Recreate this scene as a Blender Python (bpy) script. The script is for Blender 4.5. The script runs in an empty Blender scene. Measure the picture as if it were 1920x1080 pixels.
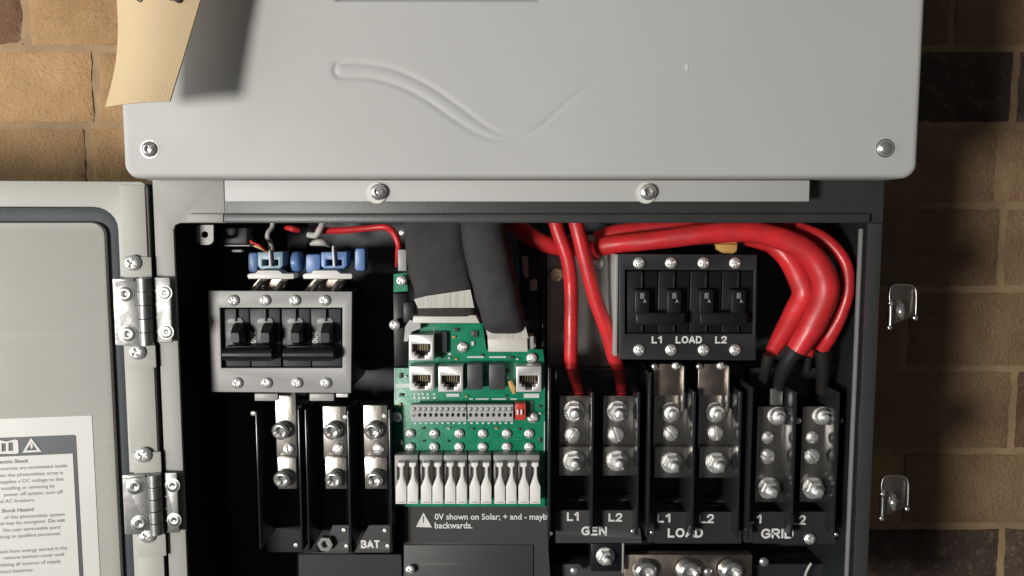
import bpy, bmesh, math, random
from mathutils import Vector, Matrix, noise

random.seed(7)
scene = bpy.context.scene
COL = scene.collection

# ------------------------------------------------------------------ camera
F = 1423.0            # focal length in pixels of the 1920 wide photograph
D = 0.46              # metres from the lens to the cover panel (plane Y = 0)
TH = math.radians(5.2)
cam_d = bpy.data.cameras.new("camera")
cam_d.sensor_fit = 'HORIZONTAL'
cam_d.sensor_width = 36.0
cam_d.lens = 36.0 * F / 1920.0
cam_d.clip_start = 0.01
cam_d.clip_end = 50
cam = bpy.data.objects.new("camera", cam_d)
COL.objects.link(cam)
cam.location = (0, -D, 0)
cam.rotation_euler = (math.pi / 2 - TH, 0, 0)
scene.camera = cam

# ------------------------------------------------------------------ world
world = bpy.data.worlds.new("World")
scene.world = world
world.use_nodes = True
bg = world.node_tree.nodes["Background"]
bg.inputs[0].default_value = (0.92, 0.96, 1.0, 1)
bg.inputs[1].default_value = 0.045

# ------------------------------------------------------------------ key lamp (work lamp, low on the left)
lamp_d = bpy.data.lights.new("work_lamp", 'AREA')
lamp_d.shape = 'DISK'
lamp_d.size = 0.30
lamp_d.energy = 24.0
lamp_d.color = (1.0, 0.97, 0.92)
lamp = bpy.data.objects.new("work_lamp", lamp_d)
COL.objects.link(lamp)
lamp.location = (-0.94, -1.28, -0.20)
lamp.rotation_euler = (Vector((0.0, 0.05, -0.02)) - lamp.location).to_track_quat('-Z', 'Y').to_euler()

# ---- soft fill light added on the left, its source unseen
fill_d = bpy.data.lights.new("soft_fill_light", 'AREA')
fill_d.shape = 'RECTANGLE'
fill_d.size = 1.1
fill_d.size_y = 1.3
fill_d.energy = 10.5
fill_d.color = (0.93, 0.97, 1.0)
fill_l = bpy.data.objects.new("soft_fill_light", fill_d)
COL.objects.link(fill_l)
fill_l.location = (-1.45, -0.85, 0.10)
fill_l.rotation_euler = (Vector((0.0, 0.05, 0.0)) - fill_l.location).to_track_quat('-Z', 'Y').to_euler()

vs = scene.view_settings
vs.view_transform = 'Standard'
vs.look = 'None'
vs.exposure = 0.0
vs.gamma = 1.0
vs.use_curve_mapping = False
scene.cycles.max_bounces = 6
scene.cycles.use_denoising = True

# ------------------------------------------------------------------ pixel -> place
FW = Vector((0, math.cos(TH), -math.sin(TH)))
UP = Vector((0, math.sin(TH), math.cos(TH)))
CAMP = Vector((0, -D, 0))

def ray(px, py):
    return FW + Vector(((px - 960.0) / F, 0, 0)) + UP * ((540.0 - py) / F)

def P(px, py, Y):
    d = ray(px, py)
    return CAMP + d * ((Y + D) / d.y)

def S(Y):
    return (Y + D) / F

def R(r, Y):
    px0, py0, px1, py1 = r
    my = (py0 + py1) / 2
    mx = (px0 + px1) / 2
    return (P(px0, my, Y).x, P(px1, my, Y).x, P(mx, py1, Y).z, P(mx, py0, Y).z)

# ------------------------------------------------------------------ materials
MATS = {}

def mat(name, col, rough=0.5, metal=0.0, spec=0.5, var=0.0, vscale=30.0, bump=0.0, bscale=600.0,
        rvar=0.0, coat=0.0, col2=None, aniso=None):
    m = bpy.data.materials.new(name)
    m.use_nodes = True
    nt = m.node_tree
    b = nt.nodes["Principled BSDF"]
    b.inputs["Base Color"].default_value = (*col, 1)
    b.inputs["Roughness"].default_value = rough
    b.inputs["Metallic"].default_value = metal
    b.inputs["Specular IOR Level"].default_value = spec
    b.inputs["Coat Weight"].default_value = coat
    tc = nt.nodes.new("ShaderNodeTexCoord")
    src = tc.outputs["Object"]
    if aniso:
        mp = nt.nodes.new("ShaderNodeMapping")
        mp.inputs["Scale"].default_value = aniso
        nt.links.new(src, mp.inputs[0])
        src = mp.outputs[0]
    if var > 0 or col2:
        n = nt.nodes.new("ShaderNodeTexNoise")
        n.inputs["Scale"].default_value = vscale
        n.inputs["Detail"].default_value = 6
        nt.links.new(src, n.inputs["Vector"])
        mx = nt.nodes.new("ShaderNodeMix")
        mx.data_type = 'RGBA'
        c2 = col2 if col2 else tuple(c * (1 - var) for c in col)
        mx.inputs["A"].default_value = (*col, 1)
        mx.inputs["B"].default_value = (*c2, 1)
        rp = nt.nodes.new("ShaderNodeMapRange")
        rp.inputs[1].default_value = 0.35
        rp.inputs[2].default_value = 0.65
        nt.links.new(n.outputs["Fac"], rp.inputs[0])
        nt.links.new(rp.outputs[0], mx.inputs["Factor"])
        nt.links.new(mx.outputs["Result"], b.inputs["Base Color"])
        if rvar > 0:
            rr = nt.nodes.new("ShaderNodeMapRange")
            rr.inputs[1].default_value = 0.3
            rr.inputs[2].default_value = 0.7
            rr.inputs[3].default_value = max(0.05, rough - rvar)
            rr.inputs[4].default_value = min(1, rough + rvar)
            nt.links.new(n.outputs["Fac"], rr.inputs[0])
            nt.links.new(rr.outputs[0], b.inputs["Roughness"])
    if bump > 0:
        n2 = nt.nodes.new("ShaderNodeTexNoise")
        n2.inputs["Scale"].default_value = bscale
        n2.inputs["Detail"].default_value = 3
        nt.links.new(src, n2.inputs["Vector"])
        bp = nt.nodes.new("ShaderNodeBump")
        bp.inputs["Strength"].default_value = bump
        bp.inputs["Distance"].default_value = 0.0006
        nt.links.new(n2.outputs["Fac"], bp.inputs["Height"])
        nt.links.new(bp.outputs[0], b.inputs["Normal"])
    MATS[name] = m
    return m

mat("cover_paint", (0.495, 0.492, 0.468), 0.58, spec=0.4, var=0.05, vscale=9, bump=0.05, bscale=900, rvar=0.06)
mat("door_paint", (0.455, 0.45, 0.405), 0.55, spec=0.4, var=0.05, vscale=11, bump=0.12, bscale=900, rvar=0.06)
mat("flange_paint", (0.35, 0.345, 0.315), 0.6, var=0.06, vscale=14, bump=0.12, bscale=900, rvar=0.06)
mat("shaded_flange_paint", (0.05, 0.05, 0.05), 0.42, var=0.12, vscale=40, bump=0.15, bscale=700)  # same grey as the left flange, with shade put into the colour
mat("lip_paint", (0.22, 0.22, 0.215), 0.38, var=0.1, vscale=60, bump=0.1)
mat("wall_black", (0.017, 0.019, 0.020), 0.55, spec=0.3, var=0.25, vscale=22, bump=0.2, bscale=700)
mat("box_black", (0.046, 0.053, 0.058), 0.5, var=0.25, vscale=22, bump=0.2, bscale=700, rvar=0.08)
mat("body_dark", (0.045, 0.045, 0.045), 0.6, var=0.1)
mat("rubber", (0.055, 0.064, 0.072), 0.62, var=0.2, vscale=60, bump=0.2, bscale=500)
mat("black_plastic", (0.011, 0.011, 0.012), 0.4, spec=0.35, var=0.2, vscale=50, bump=0.05, bscale=500, rvar=0.08)
mat("fin_plastic", (0.020, 0.021, 0.023), 0.2, var=0.15, vscale=90, bump=0.05, rvar=0.05)
mat("breaker_plastic", (0.06, 0.063, 0.066), 0.45, spec=0.35, var=0.35, vscale=90, rvar=0.1, bump=0.05)
mat("plate_dark", (0.047, 0.046, 0.045), 0.52, var=0.12, vscale=25, bump=0.15, bscale=900)
mat("plate_black", (0.03, 0.03, 0.031), 0.45, var=0.15, vscale=25, bump=0.15, bscale=900)
mat("bracket_grey", (0.36, 0.355, 0.335), 0.42, var=0.07, vscale=30, bump=0.15, bscale=800)
mat("steel", (0.46, 0.455, 0.44), 0.34, metal=0.9, var=0.12, vscale=180, rvar=0.08, bump=0.08, bscale=900)
mat("nut_metal", (0.93, 0.92, 0.89), 0.33, metal=0.78, var=0.15, vscale=250, rvar=0.08, bump=0.3, bscale=400)
mat("hinge_steel", (0.36, 0.355, 0.345), 0.44, metal=0.85, var=0.35, vscale=120, rvar=0.12, bump=0.3, bscale=200)
mat("polished", (0.88, 0.87, 0.845), 0.23, metal=0.86, var=0.08, vscale=200, rvar=0.05)
mat("tin", (0.60, 0.56, 0.51), 0.33, metal=1, var=0.45, vscale=110, rvar=0.12, bump=0.9, bscale=110, aniso=(1, 1, 0.25))
mat("copper_tin", (0.52, 0.44, 0.37), 0.36, metal=1, var=0.35, vscale=80, rvar=0.1, bump=0.1, bscale=500)
mat("steel_plate", (0.30, 0.285, 0.265), 0.4, metal=1, var=0.2, vscale=40, rvar=0.08, bump=0.1, aniso=(1, 1, 0.2))
mat("brass", (0.72, 0.58, 0.34), 0.3, metal=1, var=0.15, vscale=150)
mat("dark_steel", (0.10, 0.095, 0.09), 0.28, metal=1, var=0.2, vscale=120, rvar=0.1)
mat("red_cable", (0.70, 0.032, 0.036), 0.38, var=0.3, vscale=70, rvar=0.14, bump=0.35, bscale=160)
mat("red_tape", (0.80, 0.035, 0.04), 0.3, var=0.1, vscale=60)
mat("sleeve_black", (0.036, 0.035, 0.034), 0.78, var=0.2, vscale=120, bump=0.5, bscale=900)
mat("shrink_black", (0.02, 0.019, 0.018), 0.42, var=0.2, vscale=60, bump=0.2, bscale=300)
mat("ribbon", (0.56, 0.54, 0.49), 0.55, var=0.2, vscale=420, bump=0.6, bscale=420, aniso=(1, 1, 0.03))
mat("connector_white", (0.66, 0.63, 0.575), 0.45, var=0.06, vscale=60)
mat("pcb", (0.008, 0.20, 0.10), 0.36, col2=(0.011, 0.26, 0.135), vscale=130, bump=0.2, bscale=420, rvar=0.05)
mat("pcb_trace", (0.02, 0.36, 0.19), 0.3)
mat("pcb_edge", (0.16, 0.30, 0.20), 0.5)
mat("silkscreen", (0.60, 0.66, 0.62), 0.5)
mat("chip_black", (0.06, 0.064, 0.066), 0.42, var=0.2, vscale=60)
mat("socket_metal", (0.74, 0.725, 0.70), 0.4, metal=0.55, var=0.08, vscale=120, bump=0.05)
mat("port_dark", (0.012, 0.012, 0.012), 0.6)
mat("terminal_grey", (0.44, 0.44, 0.435), 0.45, var=0.08, vscale=100)
mat("lever_white", (0.79, 0.77, 0.73), 0.42, var=0.05, vscale=90)
mat("lever_housing", (0.27, 0.265, 0.25), 0.45, var=0.12, vscale=90)
mat("dip_red", (0.66, 0.055, 0.045), 0.35, var=0.1, vscale=80)
mat("tan_part", (0.62, 0.36, 0.12), 0.4, var=0.1, vscale=80)
mat("orange_plastic", (0.85, 0.30, 0.06), 0.4, var=0.15, vscale=80)
mat("blue_plastic", (0.13, 0.25, 0.52), 0.38, var=0.15, vscale=60)
mat("pale_blue_plastic", (0.26, 0.40, 0.50), 0.38, var=0.2, vscale=60)
mat("white_cable", (0.55, 0.53, 0.49), 0.45, var=0.1, vscale=60)
mat("yellow_wire", (0.62, 0.48, 0.22), 0.45)
mat("print_white", (0.80, 0.79, 0.77), 0.5, var=0.12, vscale=400)
mat("print_black", (0.075, 0.082, 0.09), 0.5, var=0.12, vscale=60)
mat("print_text", (0.13, 0.125, 0.12), 0.6)
mat("label_white", (0.66, 0.645, 0.605), 0.42, var=0.04, vscale=30, bump=0.05)
mat("card", (0.67, 0.505, 0.30), 0.75, var=0.06, vscale=25, bump=0.3, bscale=700)
mat("card_edge", (0.42, 0.29, 0.15), 0.8)
mat("ink", (0.05, 0.04, 0.035), 0.6)
mat("mortar", (0.45, 0.30, 0.165), 0.92, col2=(0.35, 0.23, 0.13), vscale=40, bump=1.0, bscale=300)

def worn(name, strength=0.25):
    """dust specks and fine wipe marks on painted sheet"""
    m = MATS[name]
    nt = m.node_tree
    b = nt.nodes["Principled BSDF"]
    old = b.inputs["Base Color"].links[0].from_socket
    tc = nt.nodes.new("ShaderNodeTexCoord")
    v = nt.nodes.new("ShaderNodeTexVoronoi")
    v.inputs["Scale"].default_value = 110
    nt.links.new(tc.outputs["Object"], v.inputs["Vector"])
    lt = nt.nodes.new("ShaderNodeMapRange")
    lt.inputs[1].default_value, lt.inputs[2].default_value = 0.09, 0.04
    nt.links.new(v.outputs["Distance"], lt.inputs[0])
    n = nt.nodes.new("ShaderNodeTexNoise")
    n.inputs["Scale"].default_value = 14
    n.inputs["Detail"].default_value = 4
    nt.links.new(tc.outputs["Object"], n.inputs["Vector"])
    rg = nt.nodes.new("ShaderNodeMapRange")
    rg.inputs[1].default_value, rg.inputs[2].default_value = 0.56, 0.68
    nt.links.new(n.outputs["Fac"], rg.inputs[0])
    mul = nt.nodes.new("ShaderNodeMath")
    mul.operation = 'MULTIPLY'
    nt.links.new(lt.outputs[0], mul.inputs[0])
    nt.links.new(rg.outputs[0], mul.inputs[1])
    mu2 = nt.nodes.new("ShaderNodeMath")
    mu2.operation = 'MULTIPLY'
    mu2.inputs[1].default_value = strength
    nt.links.new(mul.outputs[0], mu2.inputs[0])
    mx = nt.nodes.new("ShaderNodeMix")
    mx.data_type = 'RGBA'
    nt.links.new(mu2.outputs[0], mx.inputs["Factor"])
    nt.links.new(old, mx.inputs["A"])
    mx.inputs["B"].default_value = (0.30, 0.28, 0.25, 1)
    # long faint wipe marks
    mp = nt.nodes.new("ShaderNodeMapping")
    mp.inputs["Rotation"].default_value = (0, 0.5, 0)
    mp.inputs["Scale"].default_value = (6, 6, 130)
    nt.links.new(tc.outputs["Object"], mp.inputs[0])
    n3 = nt.nodes.new("ShaderNodeTexNoise")
    n3.inputs["Scale"].default_value = 1.0
    n3.inputs["Detail"].default_value = 5
    nt.links.new(mp.outputs[0], n3.inputs["Vector"])
    r3 = nt.nodes.new("ShaderNodeMapRange")
    r3.inputs[1].default_value, r3.inputs[2].default_value = 0.62, 0.75
    r3.inputs[3].default_value, r3.inputs[4].default_value = 0.0, 0.13
    nt.links.new(n3.outputs["Fac"], r3.inputs[0])
    m4 = nt.nodes.new("ShaderNodeMix")
    m4.data_type = 'RGBA'
    nt.links.new(r3.outputs[0], m4.inputs["Factor"])
    nt.links.new(mx.outputs["Result"], m4.inputs["A"])
    m4.inputs["B"].default_value = (0.66, 0.65, 0.62, 1)
    nt.links.new(m4.outputs["Result"], b.inputs["Base Color"])
worn("cover_paint")
worn("door_paint")
worn("flange_paint")
worn("box_black", 0.12)
worn("plate_dark", 0.2)

def smoked():
    m = bpy.data.materials.new("smoked_clear")
    m.use_nodes = True
    nt = m.node_tree
    nt.nodes.remove(nt.nodes["Principled BSDF"])
    out = nt.nodes["Material Output"]
    tr = nt.nodes.new("ShaderNodeBsdfTransparent")
    tr.inputs[0].default_value = (0.52, 0.51, 0.50, 1)
    gl = nt.nodes.new("ShaderNodeBsdfGlossy")
    gl.inputs["Roughness"].default_value = 0.12
    fr = nt.nodes.new("ShaderNodeFresnel")
    fr.inputs[0].default_value = 1.45
    mx = nt.nodes.new("ShaderNodeMixShader")
    nt.links.new(fr.outputs[0], mx.inputs[0])
    nt.links.new(tr.outputs[0], mx.inputs[1])
    nt.links.new(gl.outputs[0], mx.inputs[2])
    nt.links.new(mx.outputs[0], out.inputs[0])
    MATS["smoked_clear"] = m
smoked()

def brick_mat():
    m = bpy.data.materials.new("brick")
    m.use_nodes = True
    nt = m.node_tree
    b = nt.nodes["Principled BSDF"]
    b.inputs["Roughness"].default_value = 0.9
    oi = nt.nodes.new("ShaderNodeObjectInfo")
    geo = nt.nodes.new("ShaderNodeNewGeometry")
    def nz(scale, det, rough=0.6):
        n = nt.nodes.new("ShaderNodeTexNoise")
        n.inputs["Scale"].default_value = scale
        n.inputs["Detail"].default_value = det
        n.inputs["Roughness"].default_value = rough
        nt.links.new(geo.outputs["Position"], n.inputs["Vector"])
        return n
    def rng(o, a, b_, c=0.0, d=1.0):
        r = nt.nodes.new("ShaderNodeMapRange")
        r.inputs[1].default_value, r.inputs[2].default_value = a, b_
        r.inputs[3].default_value, r.inputs[4].default_value = c, d
        nt.links.new(o, r.inputs[0])
        return r.outputs[0]
    def mix(f, a, bcol, mode='MIX'):
        x = nt.nodes.new("ShaderNodeMix")
        x.data_type = 'RGBA'
        x.blend_type = mode
        nt.links.new(f, x.inputs["Factor"])
        nt.links.new(a, x.inputs["A"])
        if isinstance(bcol, tuple):
            x.inputs["B"].default_value = (*bcol, 1)
        else:
            nt.links.new(bcol, x.inputs["B"])
        return x.outputs["Result"]
    big = nz(22, 5)
    mid = nz(70, 6, 0.7)
    fine = nz(320, 4, 0.7)
    c = mix(rng(big.outputs["Fac"], 0.35, 0.65, 0, 0.55), oi.outputs["Color"], (0.60, 0.55, 0.50), 'MULTIPLY')
    c = mix(rng(mid.outputs["Fac"], 0.52, 0.72, 0, 0.4), c, (0.46, 0.34, 0.21))
    c = mix(rng(fine.outputs["Fac"], 0.58, 0.72, 0, 0.6), c, (0.12, 0.08, 0.05))
    c = mix(rng(fine.outputs["Fac"], 0.40, 0.30, 0, 0.45), c, (0.62, 0.50, 0.35))
    nt.links.new(c, b.inputs["Base Color"])
    bp = nt.nodes.new("ShaderNodeBump")
    bp.inputs["Strength"].default_value = 1.0
    bp.inputs["Distance"].default_value = 0.0024
    ad = nt.nodes.new("ShaderNodeMath")
    ad.operation = 'ADD'
    nt.links.new(mid.outputs["Fac"], ad.inputs[0])
    nt.links.new(fine.outputs["Fac"], ad.inputs[1])
    nt.links.new(ad.outputs[0], bp.inputs["Height"])
    nt.links.new(bp.outputs[0], b.inputs["Normal"])
    MATS["brick"] = m
brick_mat()

# ------------------------------------------------------------------ object helpers
W = {}

def adopt(o, parent, world_m):
    """world_m: the object's matrix in the place; parent keeps it there"""
    W[o] = world_m
    if parent is not None:
        o.parent = parent
        o.matrix_parent_inverse = Matrix.Identity(4)
        o.matrix_basis = W[parent].inverted() @ world_m
    else:
        o.matrix_basis = world_m

def tag(o, label, cat, group=None):
    o["label"] = label
    o["category"] = cat
    if group:
        o["group"] = group
    return o

def thing(name, label, cat, loc, group=None):
    o = bpy.data.objects.new(name, None)
    o.empty_display_size = 0.02
    COL.objects.link(o)
    adopt(o, None, Matrix.Translation(loc))
    return tag(o, label, cat, group)

def finish(name, bm, m, parent, frame=None, smooth=None, center=True):
    """bmesh in place coordinates (or in `frame` coordinates) -> one mesh object"""
    if smooth is not None:
        for f in bm.faces:
            f.smooth = True
    bmesh.ops.recalc_face_normals(bm, faces=bm.faces[:])
    if smooth is not None and smooth <= 40:
        bm.normal_update()
        for f in bm.faces:
            if max(abs(f.normal.x), abs(f.normal.y), abs(f.normal.z)) > 0.9995:
                f.smooth = False
    c = Vector((0, 0, 0))
    if center and len(bm.verts):
        lo = Vector((min(v.co.x for v in bm.verts), min(v.co.y for v in bm.verts), min(v.co.z for v in bm.verts)))
        hi = Vector((max(v.co.x for v in bm.verts), max(v.co.y for v in bm.verts), max(v.co.z for v in bm.verts)))
        c = (lo + hi) / 2
        bmesh.ops.translate(bm, verts=bm.verts[:], vec=-c)
    me = bpy.data.meshes.new(name)
    bm.to_mesh(me)
    bm.free()
    if smooth is not None:
        me.set_sharp_from_angle(angle=math.radians(smooth))
    me.materials.append(MATS[m])
    o = bpy.data.objects.new(name, me)
    COL.objects.link(o)
    wm = (frame if frame is not None else Matrix.Identity(4)) @ Matrix.Translation(c)
    adopt(o, parent, wm)
    return o

def add_box(bm, x0, x1, y0, y1, z0, z1, bev=0.0, seg=2):
    if x0 > x1: x0, x1 = x1, x0
    if y0 > y1: y0, y1 = y1, y0
    if z0 > z1: z0, z1 = z1, z0
    r = bmesh.ops.create_cube(bm, size=1.0)
    vs_ = r["verts"]
    for v in vs_:
        v.co = Vector(((x0 + x1) / 2 + v.co.x * (x1 - x0), (y0 + y1) / 2 + v.co.y * (y1 - y0), (z0 + z1) / 2 + v.co.z * (z1 - z0)))
    if bev > 0:
        es = set()
        for v in vs_:
            es.update(v.link_edges)
        bmesh.ops.bevel(bm, geom=list(es), offset=bev, segments=seg, profile=0.5, affect='EDGES')

def box(name, parent, m, r, Y, depth, bev=0.0005, frame=None):
    """front face fills pixel rectangle r at plane Y, body goes back by depth"""
    x0, x1, z0, z1 = R(r, Y)
    bm = bmesh.new()
    add_box(bm, x0, x1, Y, Y + depth, z0, z1, bev)
    return finish(name, bm, m, parent, frame, smooth=35)

def rrect(x0, x1, z0, z1, rad, n=6):
    if isinstance(rad, (int, float)):
        rad = (rad,) * 4          # bl, br, tr, tl
    pts = []
    cs = [((x0 + rad[0], z0 + rad[0]), math.pi, rad[0]), ((x1 - rad[1], z0 + rad[1]), 1.5 * math.pi, rad[1]),
          ((x1 - rad[2], z1 - rad[2]), 0.0, rad[2]), ((x0 + rad[3], z1 - rad[3]), 0.5 * math.pi, rad[3])]
    for (cx, cz), a0, r_ in cs:
        if r_ <= 0:
            pts.append((cx, cz))
            continue
        for i in range(n + 1):
            a = a0 + i / n * math.pi / 2
            pts.append((cx + r_ * math.cos(a), cz + r_ * math.sin(a)))
    return pts

def circle(cx, cz, r, n=16, a0=0.0):
    return [(cx + r * math.cos(a0 + 2 * math.pi * i / n), cz + r * math.sin(a0 + 2 * math.pi * i / n)) for i in range(n)]

def add_plate(bm, outer, holes, y0, y1, bev=0.0):
    """flat plate of outline `outer` with real holes, y0 front, y1 back"""
    loops = [outer] + list(holes)
    fronts = []
    edges = []
    for lp in loops:
        v = [bm.verts.new((x, y0, z)) for x, z in lp]
        fronts.append(v)
        for i in range(len(v)):
            edges.append(bm.edges.new((v[i], v[(i + 1) % len(v)])))
    if holes:
        r = bmesh.ops.triangle_fill(bm, use_beauty=True, edges=edges)
        ff = [g for g in r["geom"] if isinstance(g, bmesh.types.BMFace)]
    else:
        ff = [bm.faces.new(fronts[0])]
    mp = {}
    for v in fronts:
        for q in v:
            mp[q] = bm.verts.new((q.co.x, y1, q.co.z))
    for f in ff:
        bm.faces.new([mp[q] for q in reversed(f.verts[:])])
    for v in fronts:
        for i in range(len(v)):
            a, b = v[i], v[(i + 1) % len(v)]
            bm.faces.new((a, b, mp[b], mp[a]))
    if bev > 0:
        bmesh.ops.recalc_face_normals(bm, faces=bm.faces[:])
        bmesh.ops.bevel(bm, geom=edges, offset=bev, segments=2, profile=0.5, affect='EDGES')

def plate(name, parent, m, outer, holes, y0, y1, frame=None, bev=0.0, smooth=30):
    bm = bmesh.new()
    add_plate(bm, outer, holes, y0, y1, bev)
    return finish(name, bm, m, parent, frame, smooth=smooth)

def pplate(name, parent, m, pix, Y, depth, holes=(), bev=0.0, frame=None):
    o = [(P(x, y, Y).x, P(x, y, Y).z) for x, y in pix]
    hs = [[(P(x, y, Y).x, P(x, y, Y).z) for x, y in h] for h in holes]
    return plate(name, parent, m, o, hs, Y, Y + depth, frame, bev)

def catmull(pts, n=8):
    out = []
    p = [pts[0]] + list(pts) + [pts[-1]]
    for i in range(1, len(p) - 2):
        for k in range(n):
            t = k / n
            a, b, c, d = p[i - 1], p[i], p[i + 1], p[i + 2]
            out.append(0.5 * ((2 * b) + (c - a) * t + (2 * a - 5 * b + 4 * c - d) * t * t + (3 * b - a - 3 * c + d) * t ** 3))
    out.append(p[-2])
    return out

def tube(name, parent, m, pts, rad, seg=16, n=8, wob=0.0):
    """pts: list of (Vector, radius scale) smooth tube"""
    vec = catmull([Vector((*p, 0)).to_4d() if False else Vector(p) for p in pts], n)
    if isinstance(rad, (list, tuple)):
        rr = catmull([Vector((r, 0, 0)) for r in rad], n)
        rr = [q.x for q in rr]
    else:
        rr = [rad] * len(vec)
    bm = bmesh.new()
    rings = []
    nrm = None
    for i, p in enumerate(vec):
        t = (vec[min(i + 1, len(vec) - 1)] - vec[max(i - 1, 0)]).normalized()
        if nrm is None:
            nrm = t.orthogonal().normalized()
        nrm = (nrm - t * nrm.dot(t)).normalized()
        bi = t.cross(nrm)
        ring = []
        for k in range(seg):
            a = 2 * math.pi * k / seg
            q = rr[i] * (1 + wob * noise.noise(Vector((p.x * 60 + k * 0.3, p.y * 60, p.z * 60))))
            ring.append(bm.verts.new(p + (nrm * math.cos(a) + bi * math.sin(a)) * q))
        rings.append(ring)
    for i in range(len(rings) - 1):
        for k in range(seg):
            bm.faces.new((rings[i][k], rings[i][(k + 1) % seg], rings[i + 1][(k + 1) % seg], rings[i + 1][k]))
    bm.faces.new(rings[0][::-1])
    bm.faces.new(rings[-1])
    return finish(name, bm, m, parent, smooth=50)

def ptube(name, parent, m, pix, rpx, seg=16, n=8, wob=0.0):
    """pix: (px, py, Y)"""
    pts = [P(x, y, Y) for x, y, Y in pix]
    if isinstance(rpx, (list, tuple)):
        rad = [r * S(q[2]) for r, q in zip(rpx, pix)]
    else:
        rad = [rpx * S(q[2]) for q in pix]
    return tube(name, parent, m, pts, rad, seg, n, wob)

# ---- shared unit fastener meshes (radius 1, axis toward the viewer = -Y, seat at y = 0)
UNIT = {}

def polar(name, hfun, radii, seg, m, skirt=0.0):
    bm = bmesh.new()
    c = bm.verts.new((0, -hfun(0, 0), 0))
    prev = None
    for r in radii:
        ring = []
        for k in range(seg):
            a = 2 * math.pi * k / seg
            x, z = r * math.cos(a), r * math.sin(a)
            ring.append(bm.verts.new((x, -hfun(x, z), z)))
        if prev is None:
            for k in range(seg):
                bm.faces.new((c, ring[k], ring[(k + 1) % seg]))
        else:
            for k in range(seg):
                bm.faces.new((prev[k], prev[(k + 1) % seg], ring[(k + 1) % seg], ring[k]))
        prev = ring
    low = [bm.verts.new((v.co.x, skirt, v.co.z)) for v in prev]
    for k in range(seg):
        bm.faces.new((prev[k], prev[(k + 1) % seg], low[(k + 1) % seg], low[k]))
    for f in bm.faces:
        f.smooth = True
    bmesh.ops.recalc_face_normals(bm, faces=bm.faces[:])
    me = bpy.data.meshes.new(name)
    bm.to_mesh(me)
    bm.free()
    me.set_sharp_from_angle(angle=math.radians(38))
    me.materials.append(MATS[m])
    UNIT[name] = me

def hexd(x, z):
    a = math.atan2(z, x)
    k = math.pi / 3
    a = (a + k / 2) % k - k / 2
    return math.hypot(x, z) * math.cos(a)

def dome(x, z, h=0.55):
    r2 = min(1, x * x + z * z)
    return h * math.sqrt(max(0.0, 1 - 0.86 * r2))

RAD = [0.1, 0.18, 0.26, 0.34, 0.42, 0.5, 0.58, 0.66, 0.76, 0.86, 0.94, 1.0]
polar("pan", lambda x, z: dome(x, z) - (0.36 if (abs(x) < 0.14 and abs(z) < 0.6) or (abs(z) < 0.14 and abs(x) < 0.6) else 0), RAD, 40, "nut_metal")
polar("slot", lambda x, z: dome(x, z, 0.5) - (0.34 if abs(x + 0.5 * z) < 0.15 else 0), RAD, 40, "nut_metal")
polar("hex_button", lambda x, z: dome(x, z, 0.62) - (0.45 if hexd(x, z) < 0.42 else 0), RAD, 36, "polished")
polar("dome", lambda x, z: dome(x, z, 0.75), RAD, 32, "polished")
polar("countersunk", lambda x, z: 0.16 - 0.10 * (0.5 + 0.5 * math.cos(min(1, math.hypot(x, z)) * 2 * math.pi * 1.0)) + (0.12 if math.hypot(x, z) < 0.34 else 0), RAD, 32, "steel")
polar("socket_cap", lambda x, z: (1.0 - 0.25 * max(0, math.hypot(x, z) - 0.8) * 4) - (0.75 if hexd(x, z) < 0.60 else 0), [0.15, 0.3, 0.45, 0.56, 0.62, 0.7, 0.78, 0.84, 0.9, 0.95, 1.0], 36, "polished")
polar("washer_ring", lambda x, z: 0.10, [0.5, 0.9, 1.0], 32, "steel")
polar("standoff", lambda x, z: 0.8 - (0.7 if math.hypot(x, z) < 0.5 else 0), [0.2, 0.4, 0.49, 0.52, 0.7, 0.9, 1.0], 6, "steel")

def nut_mesh(name, studh, round_nut):
    bm = bmesh.new()
    def cyl(profile, seg, hexa=False, a0=0.0):
        rings = []
        for r, y in profile:
            rings.append([bm.verts.new((r * math.cos(a0 + 2 * math.pi * k / seg), y, r * math.sin(a0 + 2 * math.pi * k / seg))) for k in range(seg)])
        for i in range(len(rings) - 1):
            for k in range(seg):
                bm.faces.new((rings[i][k], rings[i][(k + 1) % seg], rings[i + 1][(k + 1) % seg], rings[i + 1][k]))
        bm.faces.new(rings[-1])
    cyl([(1.0, 0.0), (1.0, -0.14), (0.93, -0.2)], 28)
    if round_nut:
        cyl([(0.88, -0.2), (0.86, -0.45), (0.72, -0.72), (0.55, -0.8)], 28)
    else:
        cyl([(0.86, -0.2), (0.86, -0.72), (0.72, -0.84)], 6, a0=0.3)
    pr = [(0.46, -0.7)]
    y = -0.78
    while y > -studh + 0.22:
        pr += [(0.46, y), (0.41, y - 0.05)]
        y -= 0.1
    pr += [(0.44, -studh + 0.16), (0.34, -studh + 0.04), (0.18, -studh)]
    cyl(pr, 20)
    for f in bm.faces:
        f.smooth = True
    bmesh.ops.recalc_face_normals(bm, faces=bm.faces[:])
    me = bpy.data.meshes.new(name)
    bm.to_mesh(me)
    bm.free()
    me.set_sharp_from_angle(angle=math.radians(32))
    me.materials.append(MATS["nut_metal"])
    UNIT[name] = me
nut_mesh("stud_nut", 1.5, False)
nut_mesh("round_nut", 1.25, True)

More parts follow.
